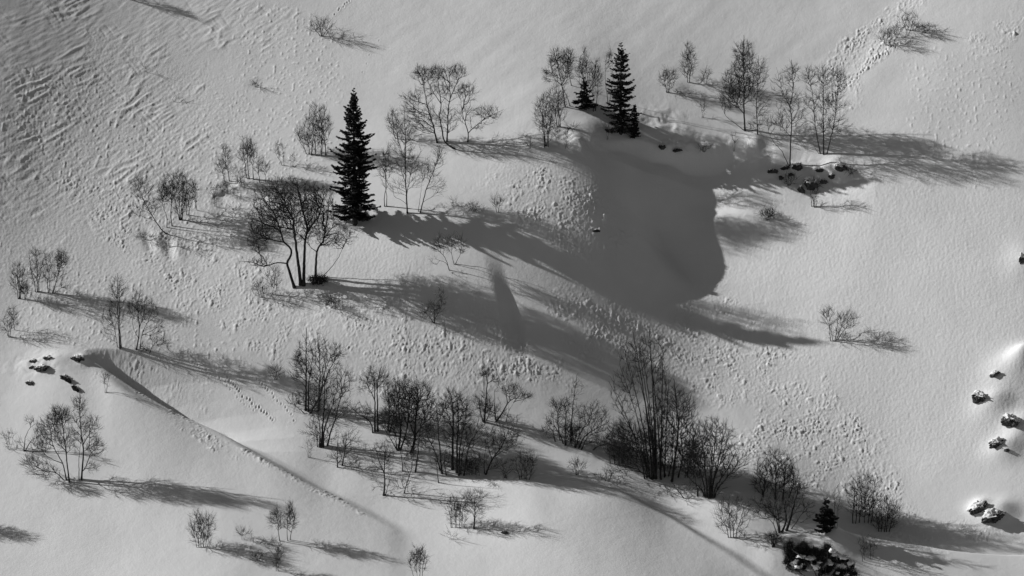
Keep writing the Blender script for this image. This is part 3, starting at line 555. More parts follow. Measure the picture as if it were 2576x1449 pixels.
# the left hand group
auto('tree', 'dense bare tree left of the tallest spruce top, on the upper edge of the slope', 802, 392, 126, 34, 4, 1.7, .06, cut=.2, foot=.5, spread=.4)
auto('tree', 'lower bare tree joined to the left side of the dense one, near the tallest spruce', 774, 388, 78, 24, 2, 1.2, .045, lean=-10)
auto('birch', 'thin birch with a tall spire, leftmost of the row above the spreading tree', 577, 458, 92, 17, 1, .9, .05, lean=-12, cut=.3)
auto('birch', 'thin birch leaning left beside the tall spire birch in the upper row', 566, 458, 58, 16, 1, .9, .04, lean=-16)
auto('birch', 'tall thin birch with a brushy top, first of the upright pair in the upper row', 625, 451, 106, 20, 2, 1.2, .05, lean=-8, cut=.3, spread=.3)
auto('birch', 'tall thin birch, second of the upright pair in the upper row', 638, 452, 104, 15, 1, 1.0, .05, lean=-4, cut=.35)
auto('birch', 'short spindly birch right of the upright pair in the upper row', 660, 461, 62, 20, 2, .9, .035, foot=.4)
auto('shrub', 'low spreading shrub in front of the upright pair in the upper row', 610, 472, 54, 26, 3, .7, .03, lean=-14)
auto('shrub', 'tiny leaning shrub on the lip between the upper row and the dense tree', 712, 418, 58, 17, 2, .6, .03, lean=-10)
auto('twigs', 'curled little shrub on the lip right of the tiny leaning one', 737, 420, 36, 10, 2, .8, .03)
auto('twigs', 'tuft of low brush at the left end of the snow lip under the upper row', 560, 484, 22, 22, 4, 1.4, .025, cut=0)
hero('birch', 'birch leaning hard to the left, outermost of the group by the left slope', 409, 582, [
    ([(426, 590), (409, 582), (382, 540), (362, 500), (349, 466)], .07, T), ([(361, 500), (345, 496), (331, 495)], .03, N)],
    [(352, 475, 20, 28, 1.2), (385, 520, 28, 26, .6), (345, 535, 20, 16, .5), (375, 475, 14, 22, .8)], tw=.012)
auto('birch', 'slender birch just right of the hard leaning one, left slope group', 420, 575, 118, 20, 1, 1.0, .05, lean=-12, cut=.45)
auto('birch', 'straight slender birch in the middle of the left slope group', 433, 571, 132, 22, 1, 1.1, .055, lean=-8, cut=.4)
auto('tree', 'bushy fan shaped tree in the left slope group', 455, 555, 122, 26, 4, 1.8, .055, cut=.3, spread=.7)
auto('birch', 'small crooked birch right of the bushy fan tree, left slope group', 472, 541, 72, 18, 2, 1.0, .04, spread=.4)
auto('birch', 'thin birch at the right end of the left slope group', 496, 530, 82, 14, 1, 1.0, .04, lean=-9)
auto('shrub', 'thin shrub standing alone between the left slope group and the upper row', 543, 520, 60, 14, 2, .7, .025, lean=-6)
auto('twigs', 'twigs in front of the left slope group, above the scooped snow', 427, 624, 42, 12, 3, .7, .03)
auto('twigs', 'dark tangled brush in a scoop, bottom left of the left slope group', 362, 604, 18, 22, 3, 1.2, .03, cut=0)
# far left
auto('tree', 'open bare tree standing nearest the left edge in the far left group', 94, 735, 112, 24, 3, .9, .05, lean=-4, foot=.2)
auto('tree', 'bare tree with a single upright stem in the middle of the far left group', 124, 739, 106, 18, 2, .8, .05, spread=.3)
hero('tree', 'bare tree with a dark dense tuft on top, right end of the far left group', 132, 737, [
    ([(132, 738), (147, 695), (158, 660), (164, 636)], .055, T), ([(133, 738), (155, 725), (172, 718)], .03, T)], [(157, 655, 17, 24, 3.2), (150, 690, 18, 18, .8), (160, 720, 16, 8, 1)], tw=.013)
auto('shrub', 'forked shrub at the lower left of the far left group', 49, 753, 92, 24, 4, 1.0, .045)
auto('twigs', 'dark rounded ball of twigs beside the forked shrub, far left group', 64, 753, 36, 14, 3, 3.0, .03, cut=.25)
auto('shrub', 'sparse shrub cut by the left edge, below the far left group', 22, 848, 58, 24, 3, .8, .035)
auto('shrub', 'thin upright shrub just right of the one cut by the left edge', 38, 833, 72, 12, 1, .8, .03, lean=-6)
hero('birch', 'tall spiky birch with paired stems, in the open left of the debris field', 303, 875, [
    ([(302, 877), (300, 820), (299, 760), (301, 690)], .07, T), ([(305, 876), (303, 820), (304, 770), (307, 715)], .065, T), ([(296, 876), (290, 830), (272, 795)], .03, T)],
    [(300, 740, 26, 42, .8), (288, 800, 34, 34, .7), (276, 840, 18, 20, .4)], tw=.013)
hero('tree', 'fan shaped bare tree with a forked trunk, right of the tall spiky birch', 346, 877, [
    ([(343, 879), (350, 850), (353, 825), (350, 780), (345, 750)], .075, T), ([(352, 878), (358, 845), (372, 815), (390, 800)], .055, T), ([(353, 825), (365, 785), (368, 745)], .05, N), ([(349, 850), (338, 825), (335, 790)], .035, N)],
    [(360, 780, 42, 36, .9), (390, 830, 26, 26, .6), (345, 755, 18, 24, .7)], tw=.013)
hero('shrub', 'low arching bush whose branches reach right over the snow beside the fan shaped tree', 378, 886, [
    ([(376, 888), (386, 870), (405, 868), (430, 862)], .04, T), ([(370, 886), (362, 878), (350, 876)], .04, T)], [(400, 866, 32, 12, 1.2), (365, 880, 20, 8, 1.6)], tw=.013)
auto('twigs', 'small twig clump growing in the shaded hollow under the left rock outcrop', 266, 990, 55, 14, 2, .6, .03, lean=4)
# lower left foreground
hero('birch', 'broad bare tree of three trunks with branches spreading low to the left, lower left', 172, 1211, [
    ([(175, 1213), (169, 1147), (165, 1111), (161, 1064), (157, 1030)], .085, T),
    ([(167, 1209), (158, 1170), (136, 1128), (128, 1086), (122, 1050)], .07, T),
    ([(162, 1209), (156, 1206), (142, 1192), (111, 1186), (89, 1183), (67, 1158)], .06, T),
    ([(158, 1172), (130, 1155), (111, 1139), (88, 1117)], .05, N), ([(168, 1140), (150, 1105), (138, 1060)], .045, N), ([(140, 1190), (120, 1172), (100, 1160)], .035, N)],
    [(157, 1048, 28, 28, 2.0), (128, 1080, 36, 36, 1.1), (105, 1120, 30, 28, 1.0), (80, 1165, 24, 18, 1.3), (110, 1185, 42, 20, .8), (165, 1110, 24, 40, .8)], dens=.04, tw=.013, wig=.035)
hero('birch', 'tall bare tree with a pointed crown, right of the broad three trunked one, lower left', 205, 1207, [
    ([(205, 1208), (211, 1133), (206, 1092), (204, 1036), (206, 985)], .10, T), ([(199, 1208), (200, 1160), (206, 1110)], .05, T), ([(211, 1120), (232, 1085), (249, 1050)], .05, N), ([(206, 1085), (192, 1060), (184, 1040)], .035, N), ([(211, 1140), (235, 1128), (262, 1112)], .03, N)],
    [(205, 1030, 20, 42, .9), (235, 1075, 22, 34, 1.0), (240, 1125, 26, 26, 1.1), (200, 1090, 26, 40, .6), (232, 1175, 20, 14, .8)], dens=.036, tw=.013, wig=.035)
hero('tree', 'small crooked tree with two bowed stems, left of the broad three trunked one', 60, 1135, [
    ([(60, 1136), (63, 1112), (67, 1095), (78, 1078), (96, 1067)], .055, T), ([(62, 1136), (78, 1111), (92, 1102), (106, 1093)], .055, T)], [(80, 1062, 18, 14, .7), (98, 1085, 14, 12, .8), (50, 1115, 14, 12, .5)], tw=.012)
auto('shrub', 'faint little shrub close to the left edge, left of the crooked bowed tree', 23, 1132, 48, 22, 3, .5, .025, twmat=M_GREYTWIG)
auto('shrub', 'round fan shaped shrub in the lower left foreground', 508, 1377, 90, 36, 6, 1.5, .03, foot=.35, spread=.75, cut=.2)
auto('birch', 'left of the two slim bare saplings in the lower left foreground', 704, 1361, 86, 22, 1, 1.2, .04, lean=-12, cut=.3)
auto('birch', 'right and taller of the two slim bare saplings in the lower left foreground', 727, 1361, 100, 20, 2, 1.3, .04, lean=6, cut=.25)
auto('shrub', 'short shrub below the two slim saplings', 697, 1436, 60, 18, 3, 1.3, .03)
auto('twigs', 'dark low brush left of the short shrub below the two saplings', 648, 1412, 20, 20, 4, 1.5, .025, cut=0)
auto('twigs', 'pair of tiny shrubs left of the two slim saplings', 612, 1358, 26, 20, 3, 1.2, .02)
auto('twigs', 'tangle of brush at the feet of the two slim saplings', 680, 1372, 14, 30, 5, 1.2, .02, cut=0)
auto('birch', 'slim sapling cluster cut off by the bottom edge', 1052, 1462, 92, 27, 4, 1.2, .035, spread=.7, foot=.3)
auto('shrub', 'fan of fine twigs beside the snapped trunk in the lower centre', 1150, 1328, 82, 32, 7, 1.2, .028, foot=.5, spread=.9, cut=.15)
hero('tree', 'snapped trunk bent over to the right among fine upright twigs, lower centre', 1193, 1328, [
    ([(1192, 1330), (1194, 1305), (1196, 1280), (1198, 1272), (1213, 1267)], .085, T), ([(1196, 1275), (1194, 1268)], .05, N)], [(1192, 1265, 26, 38, .9), (1205, 1300, 18, 18, .5)], tw=.011)
auto('twigs', 'a few bent twigs in the snow below the snapped trunk', 1135, 1358, 22, 26, 3, .25, .02, cut=0)
# centre
hero('shrub', 'small shrub of three bending stems on the sunlit shoulder, centre', 1130, 680, [
    ([(1131, 681), (1120, 650), (1110, 637), (1101, 598)], .045, T), ([(1143, 668), (1136, 640), (1136, 606)], .035, T), ([(1144, 667), (1158, 640), (1163, 606)], .035, T)],
    [(1105, 615, 18, 24, .9), (1136, 615, 18, 24, .9), (1160, 620, 14, 28, .9), (1095, 655, 14, 12, .5)], tw=.012)
hero('shrub', 'small shrub with arching arms standing in the striped tree shadows', 1092, 814, [
    ([(1093, 816), (1093, 790), (1092, 765)], .05, T), ([(1092, 814), (1078, 795), (1064, 785)], .045, T), ([(1093, 805), (1110, 775), (1108, 740)], .03, T)], [(1085, 780, 26, 22, .8), (1108, 760, 14, 40, .5), (1062, 795, 14, 12, 1)], tw=.013)
auto('shrub', 'scruffy low shrub to the lower left of the large spreading tree', 690, 742, 70, 24, 3, .9, .035)
auto('shrub', 'low tangled shrub left of the scruffy one under the large spreading tree', 658, 750, 45, 22, 4, 1.0, .03, cut=.1, lean=-8)
auto('twigs', 'low brush in the shadows right below the large spreading tree', 836, 775, 26, 26, 4, 1.2, .03, cut=0)
build_tree('evergreen_bush', 'small black looking evergreen bush at the foot of the large spreading tree', 'evergreen bush', None, 800, 716, [([(800, 717), (798, 705), (794, 695)], .03, T), ([(802, 717), (810, 708), (820, 703)], .03, T)], [(800, 706, 25, 12, 3.0)], seed=7, leafy=10, zmin=-1)
# upper middle group
hero('tree', 'tall bare tree with dense upright twigs, leftmost of the group by the small spruce', 1430, 270, [
    ([(1422, 271), (1416, 235), (1410, 205), (1397, 150), (1391, 130)], .07, T), ([(1435, 267), (1425, 240), (1413, 215)], .05, T), ([(1439, 217), (1432, 185), (1428, 150)], .045, T), ([(1409, 205), (1395, 190), (1378, 175)], .035, N), ([(1413, 215), (1430, 170), (1436, 140)], .04, N)],
    [(1400, 155, 20, 30, 2.2), (1428, 158, 18, 32, 2.6), (1385, 190, 20, 20, 1.4), (1415, 195, 28, 22, 1.1)], tw=.014)
auto('birch', 'thin tall birch rising behind the small spruce', 1468, 262, 138, 22, 2, 1.1, .045, lean=-2, cut=.35, spread=.4)
auto('birch', 'thin tall birch right of the small spruce, left of the ragged spruce', 1495, 280, 128, 20, 2, 1.2, .05, lean=2, cut=.25, spread=.4)
auto('birch', 'thin birch tip showing behind the left side of the ragged spruce', 1532, 262, 146, 14, 2, .5, .045, cut=.5, spread=.6)
auto('tree', 'slim clump of three close stems on the ledge left of the hollow', 1406, 322, 108, 28, 3, 1.3, .06, lean=-8, foot=.15, spread=.3)
auto('tree', 'bare tree with a dark fan base, lower left corner of the upper group', 1374, 370, 132, 30, 4, 1.5, .055, foot=.15, spread=.55, lean=-2, cut=.2)
auto('shrub', 'thin leaning sapling below the slim clump of three stems', 1422, 374, 58, 12, 1, .7, .025, lean=6)
auto('shrub', 'thin sapling between the fan based tree and the slim clump', 1399, 358, 48, 10, 1, .7, .025)
auto('twigs', 'little sapling on the shaded edge under the ragged spruce', 1528, 352, 42, 8, 2, .7, .025)
auto('twigs', 'little stick shrub on the slope left of the fan based tree', 1333, 386, 40, 7, 1, .8, .02)
auto('twigs', 'low brush on the ledge beside the slim clump of stems', 1437, 326, 12, 18, 4, 1.2, .02, cut=0)
auto('shrub', 'rounded bare shrub at the left end of the terrace behind the hollow', 1680, 234, 62, 24, 4, 1.4, .035)
auto('birch', 'small upright birch alone on the terrace behind the hollow', 1732, 208, 96, 22, 2, 1.4, .04, cut=.1, spread=.2)
auto('shrub', 'small leaning shrub on the terrace right of the lone upright birch', 1773, 214, 38, 14, 2, 1.0, .025, lean=5)
auto('twigs', 'dark low brush along the terrace behind the hollow', 1716, 240, 9, 34, 6, 1.3, .02, cut=0)
auto('shrub', 'thin forked sapling on the terrace bank left of the big oval birch', 1768, 298, 46, 10, 2, .5, .022)
hero('birch', 'big birch with a dense tall oval crown, right of the hollow', 1873, 328, [
    ([(1874, 330), (1871, 275), (1870, 200), (1869, 150), (1869, 100)], .10, T), ([(1874, 328), (1850, 312), (1827, 294), (1812, 266)], .045, T), ([(1871, 290), (1855, 268), (1840, 240), (1835, 200)], .045, N), ([(1871, 260), (1890, 225), (1893, 190)], .04, N)],
    [(1868, 148, 25, 40, 1.8), (1862, 215, 48, 56, 1.5), (1835, 250, 28, 30, 1.0)], dens=.04, tw=.014)
hero('birch', 'slimmer birch directly right of the dense oval birch', 1905, 338, [
    ([(1906, 339), (1902, 270), (1905, 210), (1906, 146)], .06, T)], [(1908, 190, 24, 44, .9), (1912, 265, 26, 44, .7), (1900, 320, 26, 12, 1)], tw=.013)
hero('birch', 'open crowned birch rising from the rocky knoll, its low stem leaning left', 1987, 413, [
    ([(1987, 416), (1988, 360), (1990, 300), (1985, 274), (1992, 234), (1988, 160)], .085, T), ([(1984, 414), (1965, 380), (1943, 354), (1930, 330)], .05, T), ([(1985, 276), (1966, 235), (1950, 177)], .04, N), ([(1989, 345), (1965, 322), (1945, 310)], .035, N)],
    [(1988, 190, 20, 34, .9), (1960, 220, 26, 38, .4), (1985, 265, 40, 40, .65), (1960, 310, 40, 26, .8), (2010, 300, 24, 22, .5)], dens=.034, tw=.013)
hero('birch', 'birch clump of three trunks with an open round crown, rightmost of the upper trees', 2073, 388, [
    ([(2064, 388), (2050, 320), (2045, 267), (2036, 215), (2023, 180)], .065, T), ([(2072, 389), (2069, 300), (2067, 235), (2066, 172)], .085, T), ([(2080, 388), (2095, 320), (2100, 280), (2104, 210), (2100, 174)], .06, T), ([(2062, 388), (2050, 375), (2045, 362)], .03, T)],
    [(2032, 200, 20, 34, .8), (2066, 200, 22, 34, 1.0), (2105, 205, 22, 36, 1.0), (2070, 260, 64, 34, .8), (2080, 310, 62, 26, .6)], dens=.034, tw=.013)
auto('shrub', 'small clump of three stems below the dark rock in front of the knoll', 2047, 522, 72, 18, 4, 1.2, .04, cut=.45, spread=.55, foot=.3)
auto('shrub', 'low dark rounded bush on the shaded snow left of the three stem clump', 1931, 555, 30, 24, 5, 2.4, .03, cut=.05)
auto('twigs', 'thin bare twigs on the ice bank left of the knoll', 1846, 388, 45, 10, 2, .5, .02)
# top and right
auto('tree', 'small wide lone tree near the top edge, left of centre', 809, 92, 48, 36, 4, .9, .04, foot=.05, spread=.8, cut=.1)
auto('twigs', 'low twiggy bush on the debris slope above the upper row', 645, 221, 16, 13, 3, 1.2, .025, cut=0)
auto('twigs', 'bent twig on the left slope halfway up', 438, 258, 14, 12, 2, .5, .02, cut=0)
auto('twigs', 'tiny twig tuft high on the left slope', 366, 182, 15, 7, 2, .7, .02, cut=0)
auto('tree', 'small bare tree on the ridge in the upper right corner', 2284, 78, 48, 30, 3, 1.0, .04, spread=.6, cut=.15)
auto('shrub', 'low bare shrub lower left of the small ridge tree, upper right', 2231, 116, 44, 26, 3, 1.2, .035, cut=.1)
auto('shrub', 'low bare shrub right of the small ridge tree, upper right', 2325, 84, 22, 26, 3, 1.3, .03, cut=0)
auto('shrub', 'low shrub between the two others on the upper right ridge', 2256, 96, 34, 16, 3, 1.0, .03, cut=.1)
hero('shrub', 'lone bare shrub in the wide right hand bowl', 2098, 856, [
    ([(2090, 858), (2085, 820), (2082, 768)], .04, T), ([(2096, 858), (2090, 835), (2078, 800), (2068, 785)], .035, T), ([(2103, 857), (2115, 825), (2122, 790)], .045, T), ([(2106, 857), (2125, 830), (2150, 812)], .04, T), ([(2100, 857), (2104, 830), (2108, 790)], .035, T), ([(2092, 858), (2078, 866), (2076, 875)], .03, T)],
    [(2082, 800, 20, 30, .9), (2128, 805, 32, 26, 1.2), (2105, 845, 28, 16, .8), (2085, 872, 18, 6, .8)], tw=.012)
# lower thicket
A = 'alder'
hero(A, 'tall thin stemmed tree with a dark twig nest, left end of the lower thicket', 771, 1033, [
    ([(769, 1034), (771, 960), (772, 900), (772, 832)], .09, T), ([(776, 1034), (777, 980), (783, 930), (790, 895)], .075, T), ([(767, 1040), (752, 1028), (735, 1018)], .045, T), ([(772, 950), (755, 915), (740, 895)], .035, N)],
    [(772, 900, 22, 50, .6), (755, 935, 26, 36, .9), (751, 912, 8, 18, 3), (750, 1012, 28, 22, .8), (785, 950, 20, 40, .5)], tw=.015)
hero(A, 'strongly leaning double trunk reaching up right, second tree in the lower thicket', 783, 1035, [
    ([(780, 1038), (800, 1005), (818, 961), (830, 930), (850, 890)], .085, T), ([(802, 1031), (808, 985), (818, 940), (835, 900)], .07, T)], [(838, 900, 28, 34, 1.0), (820, 950, 28, 30, .5)], tw=.015)
hero(A, 'straight dark tree just behind the leaning double trunk in the lower thicket', 800, 1032, [
    ([(801, 1033), (804, 980), (807, 930), (805, 870)], .075, T), ([(804, 975), (816, 920), (825, 875)], .04, N)], [(805, 890, 20, 42, .7), (800, 960, 28, 40, .5)], tw=.015)
hero(A, 'clump of dark trunks rooted lower in the snow, left part of the lower thicket', 810, 1126, [
    ([(804, 1127), (806, 1080), (801, 1030)], .07, T), ([(808, 1127), (813, 1070), (818, 1000), (818, 941)], .09, T), ([(813, 1126), (817, 1080), (835, 1030), (850, 980)], .08, T), ([(799, 1126), (795, 1090), (780, 1075), (765, 1062)], .035, T), ([(801, 1120), (820, 1070), (830, 1020)], .05, T)],
    [(815, 1030, 36, 50, .8), (845, 985, 26, 30, .8), (785, 1085, 26, 20, .4)], tw=.015)
hero(A, 'single trunk leaning right beside the clump of dark trunks, lower thicket', 824, 1122, [
    ([(823, 1123), (835, 1080), (846, 1048), (860, 990), (872, 945)], .07, T), ([(844, 1053), (870, 1025), (885, 1000)], .035, N)], [(868, 965, 24, 40, .7), (862, 1030, 28, 24, .4)], tw=.014)
hero(A, 'upright pair of dark trunks with an airy crown, lower thicket left of its middle', 946, 1085, [
    ([(943, 1086), (944, 1020), (944, 970), (942, 932)], .085, T), ([(950, 1086), (950, 1030), (950, 975), (960, 930)], .085, T), ([(944, 1000), (930, 975), (915, 955)], .04, N), ([(938, 1090), (935, 1070), (925, 1058), (905, 1045), (873, 1018)], .055, T)],
    [(945, 955, 28, 28, 1.1), (925, 970, 24, 24, .7), (915, 1035, 36, 20, .4), (968, 955, 14, 24, .8)], tw=.015)
hero(A, 'small two stemmed tree standing in front of the left part of the lower thicket', 856, 1173, [
    ([(849, 1175), (850, 1140), (852, 1093)], .05, T), ([(861, 1172), (868, 1130), (875, 1081)], .055, T), ([(868, 1125), (888, 1105), (905, 1085)], .03, N)], [(875, 1110, 20, 28, .6), (850, 1150, 16, 26, .5), (895, 1095, 14, 14, .4)], tw=.013)
auto('twigs', 'scraggy brush on the snow right of the small two stemmed tree', 888, 1180, 18, 20, 4, .7, .025, cut=0)
auto('twigs', 'faint thin shrub left of the small two stemmed tree', 778, 1152, 42, 22, 4, .35, .02, twmat=M_GREYTWIG)
hero(A, 'tree with a twig filled crown behind the thick forked alder', 978, 1084, [
    ([(976, 1086), (980, 1040), (978, 1000), (975, 965)], .06, T), ([(980, 1086), (990, 1050), (1003, 1010), (1008, 960)], .06, T)], [(990, 1010, 28, 52, .9)], tw=.015)
hero(A, 'dense alder with crossing branches from a narrow foot, middle of the lower thicket', 1002, 1134, [
    ([(1002, 1135), (1008, 1090), (1005, 1040), (1000, 985)], .09, T), ([(1000, 1133), (985, 1110), (962, 1070)], .05, T), ([(1006, 1134), (1022, 1090), (1030, 1030), (1032, 970)], .075, T), ([(998, 1133), (995, 1090), (985, 1050)], .05, T), ([(1015, 1187), (1012, 1150), (1005, 1130)], .045, T)],
    [(1010, 1020, 40, 56, 1.5), (985, 1065, 30, 34, 1.1)], tw=.017)
hero(A, 'thick trunked forked alder with a dark tangled crown, middle of the lower thicket', 1036, 1137, [
    ([(1035, 1138), (1044, 1105), (1045, 1065), (1052, 1015), (1050, 970)], .13, T), ([(1044, 1100), (1030, 1060), (1025, 1020)], .075, N), ([(1045, 1095), (1070, 1060), (1085, 1030)], .06, N), ([(1046, 1190), (1052, 1150), (1055, 1110), (1062, 1060)], .07, T)],
    [(1050, 1010, 42, 56, 1.5), (1065, 1060, 34, 30, 1.0)], tw=.017)
hero(A, 'gnarled small tree with an open crown standing in front of the thicket on bright snow', 966, 1246, [
    ([(965, 1248), (968, 1220), (966, 1192), (955, 1165), (948, 1140)], .08, T), ([(966, 1195), (969, 1150), (968, 1110)], .05, N), ([(968, 1246), (973, 1236), (975, 1226)], .045, T)], [(960, 1150, 28, 36, .9), (945, 1180, 16, 20, .4)], tw=.013)
hero(A, 'slender sapling leaning right, in front of the thicket on bright snow', 1016, 1240, [
    ([(1016, 1241), (1024, 1215), (1031, 1195), (1038, 1165), (1044, 1135)], .045, T), ([(1030, 1197), (1020, 1170), (1012, 1150)], .03, N)], [(1035, 1160, 22, 30, .6)], tw=.012)
hero(A, 'dark alder with several steep stems and a forked low trunk, centre of the lower thicket', 1113, 1190, [
    ([(1112, 1190), (1108, 1140), (1103, 1080), (1100, 1010)], .08, T), ([(1108, 1185), (1094, 1135), (1075, 1090), (1068, 1060)], .06, T), ([(1123, 1196), (1118, 1160), (1124, 1120)], .05, T), ([(1104, 1215), (1101, 1185), (1096, 1140)], .04, T)], [(1095, 1060, 30, 52, .8), (1070, 1100, 22, 34, .6)], tw=.015)
hero(A, 'black columnar clump of upright trunks, centre of the lower thicket', 1146, 1185, [
    ([(1138, 1180), (1139, 1120), (1140, 1060), (1136, 1000)], .12, T), ([(1149, 1190), (1150, 1130), (1153, 1060), (1150, 1000)], .10, T), ([(1154, 1195), (1157, 1130), (1166, 1070), (1176, 1010)], .085, T), ([(1159, 1194), (1162, 1150), (1175, 1090)], .06, T), ([(1139, 1090), (1125, 1040), (1120, 1005)], .05, N)],
    [(1145, 1030, 42, 44, 1.4), (1165, 1080, 30, 50, .8), (1135, 1090, 22, 40, .8)], tw=.017)
hero(A, 'trunk slanting up right from the centre of the lower thicket', 1168, 1196, [
    ([(1167, 1197), (1174, 1150), (1182, 1115), (1198, 1088), (1215, 1062)], .07, T), ([(1180, 1118), (1192, 1135), (1190, 1150)], .03, N)], [(1205, 1080, 24, 22, .8), (1190, 1120, 22, 26, .5)], tw=.014)
hero(A, 'slim tree with small flat topped crown standing high behind the lower thicket', 1219, 1062, [
    ([(1218, 1063), (1222, 1020), (1226, 960), (1219, 932)], .085, T), ([(1216, 1062), (1208, 1035), (1206, 1000)], .05, T), ([(1225, 965), (1238, 957), (1248, 955)], .035, N), ([(1222, 1060), (1232, 1040), (1232, 1010)], .04, T)], [(1222, 945, 16, 14, 1.3), (1245, 957, 12, 8, 1.6), (1212, 1020, 22, 26, 1.2), (1230, 1025, 16, 30, .6)], tw=.015)
hero(A, 'small tree slanting to the right behind the lower thicket, beside the flat topped slim one', 1248, 1059, [
    ([(1247, 1060), (1262, 1042), (1277, 1014), (1291, 1002), (1318, 1000)], .075, T), ([(1277, 1014), (1272, 985), (1268, 965)], .04, N), ([(1246, 1058), (1245, 1020), (1244, 980)], .045, T), ([(1272, 1060), (1282, 1030), (1292, 1012)], .03, T)], [(1290, 990, 26, 18, 1.2), (1318, 1000, 20, 10, 1.4), (1266, 980, 14, 20, .5)], tw=.015)
hero(A, 'open branched bush leaning right with thick oblique stem, right of the black columnar clump', 1222, 1192, [
    ([(1221, 1194), (1238, 1158), (1261, 1125), (1279, 1085)], .08, T), ([(1219, 1192), (1218, 1160), (1222, 1120)], .04, T), ([(1238, 1155), (1228, 1120), (1224, 1080)], .04, N), ([(1245, 1150), (1275, 1125), (1300, 1110)], .04, N)], [(1265, 1105, 40, 36, .8), (1235, 1115, 30, 34, .5), (1300, 1105, 20, 18, .6)], tw=.013)
auto('shrub', 'upright bushy shrub at the right end of the lower thicket middle part', 1319, 1207, 74, 34, 6, 1.0, .045, foot=.3, spread=.6)
auto('shrub', 'messy low shrub left of the upright bushy one on the drift edge', 1272, 1203, 42, 24, 4, .7, .03, lean=-4)
auto('twigs', 'tiny dark tuft on the bright drift below the thicket', 1243, 1221, 8, 16, 3, .8, .02, cut=0)
auto('twigs', 'spray of fine twigs on the crest of the central drift', 1452, 1196, 42, 24, 5, .9, .025, cut=.1)
auto('twigs', 'flat bramble lying over the snow right of the fine twig spray', 1528, 1212, 28, 36, 6, .8, .025, cut=0)
hero('shrub', 'long twigs reaching left over the snow from the foot of the great fan shaped clump', 1625, 1204, [
    ([(1640, 1205), (1622, 1190), (1590, 1182), (1560, 1178)], .05, T), ([(1638, 1204), (1600, 1185), (1540, 1165)], .03, T)], [(1560, 1178, 42, 12, .7), (1530, 1190, 26, 12, .5)], tw=.013)
hero(A, 'slim tall pole like tree among low bushes, left of the great fan shaped clump', 1436, 1110, [
    ([(1436, 1112), (1439, 1060), (1443, 1010), (1452, 948)], .06, T)], [(1450, 975, 14, 26, .5), (1440, 1040, 20, 40, .5)], tw=.013)
hero(A, 'bush with a dark leafless umbrella shaped top, left of the slim pole tree', 1422, 1118, [
    ([(1422, 1120), (1421, 1070), (1424, 1030), (1418, 1008)], .065, T), ([(1397, 1112), (1390, 1085), (1380, 1080), (1372, 1098)], .045, T), ([(1418, 1117), (1405, 1080), (1402, 1040)], .05, T), ([(1409, 1108), (1404, 1070)], .04, T)], [(1408, 1025, 26, 18, 1.4), (1405, 1065, 32, 34, .8), (1380, 1085, 18, 20, .6)], tw=.015)
hero(A, 'spreading bush with several stems leaning right, right of the slim pole tree', 1455, 1126, [
    ([(1447, 1127), (1460, 1090), (1480, 1055), (1492, 1022)], .055, T), ([(1455, 1129), (1472, 1100), (1500, 1082), (1532, 1064)], .065, T), ([(1462, 1131), (1475, 1105), (1495, 1090)], .05, T), ([(1490, 1134), (1505, 1125), (1525, 1120)], .04, T), ([(1445, 1125), (1452, 1080), (1465, 1040)], .04, T)],
    [(1490, 1055, 42, 40, 1.0), (1505, 1105, 36, 22, .9)], tw=.014)
fan = []
for i, (xb, yb, xt, yt, r) in enumerate([(1622, 1206, 1529, 954, .06), (1630, 1202, 1556, 915, .06), (1634, 1200, 1572, 900, .07), (1641, 1205, 1590, 838, .09), (1646, 1204, 1600, 850, .08), (1648, 1204, 1612, 870, .07),
        (1650, 1206, 1631, 834, .10), (1652, 1204, 1640, 900, .06), (1662, 1203, 1664, 862, .08), (1672, 1202, 1680, 930, .06), (1630, 1202, 1545, 1010, .05), (1628, 1205, 1535, 1060, .05), (1663, 1208, 1628, 858, .07), (1649, 1203, 1583, 870, .06), (1636, 1206, 1561, 1040, .05)]):
    d = xt - xb; fan.append(([(xb, yb), (xb + d * .12, yb - (yb - yt) * .22), (xb + d * .45, yb - (yb - yt) * .58), (xt, yt)], r * .95, T))
hero(A, 'great fan shaped clump of many tall thin stems, tallest plant of the lower thicket', 1645, 1206, fan,
    [(1600, 900, 42, 46, .45), (1640, 900, 34, 60, .35), (1572, 985, 42, 60, .35), (1590, 1120, 60, 60, 1.1), (1640, 1110, 40, 80, 1.1), (1560, 1095, 34, 40, .9), (1660, 1000, 30, 80, .5)], dens=.034, tw=.016, up=.5, ang=1.3, wig=.03)
hero(A, 'tree with one straight dark spire above dense tangle, right of great fan clump', 1697, 1204, [
    ([(1690, 1212), (1698, 1150), (1705, 1080), (1698, 1010), (1692, 955)], .10, T), ([(1706, 1202), (1716, 1150), (1712, 1090)], .06, T), ([(1682, 1198), (1690, 1150), (1690, 1090)], .06, T), ([(1728, 1196), (1738, 1150), (1745, 1100)], .055, T), ([(1675, 1198), (1665, 1150), (1668, 1100)], .05, T)],
    [(1700, 1040, 48, 60, 1.3), (1725, 1130, 40, 56, 1.2), (1680, 1130, 34, 60, 1.1)], tw=.017)
hero('shrub', 'bare leaning pole with arching thin shoots in front of the great fan clump', 1722, 1253, [
    ([(1722, 1254), (1700, 1228), (1684, 1208)], .055, T), ([(1705, 1250), (1680, 1246), (1660, 1230)], .02, T)], [(1690, 1235, 28, 14, .5), (1745, 1225, 26, 16, .5)], tw=.012, twmat=M_GREYTWIG)
st = []
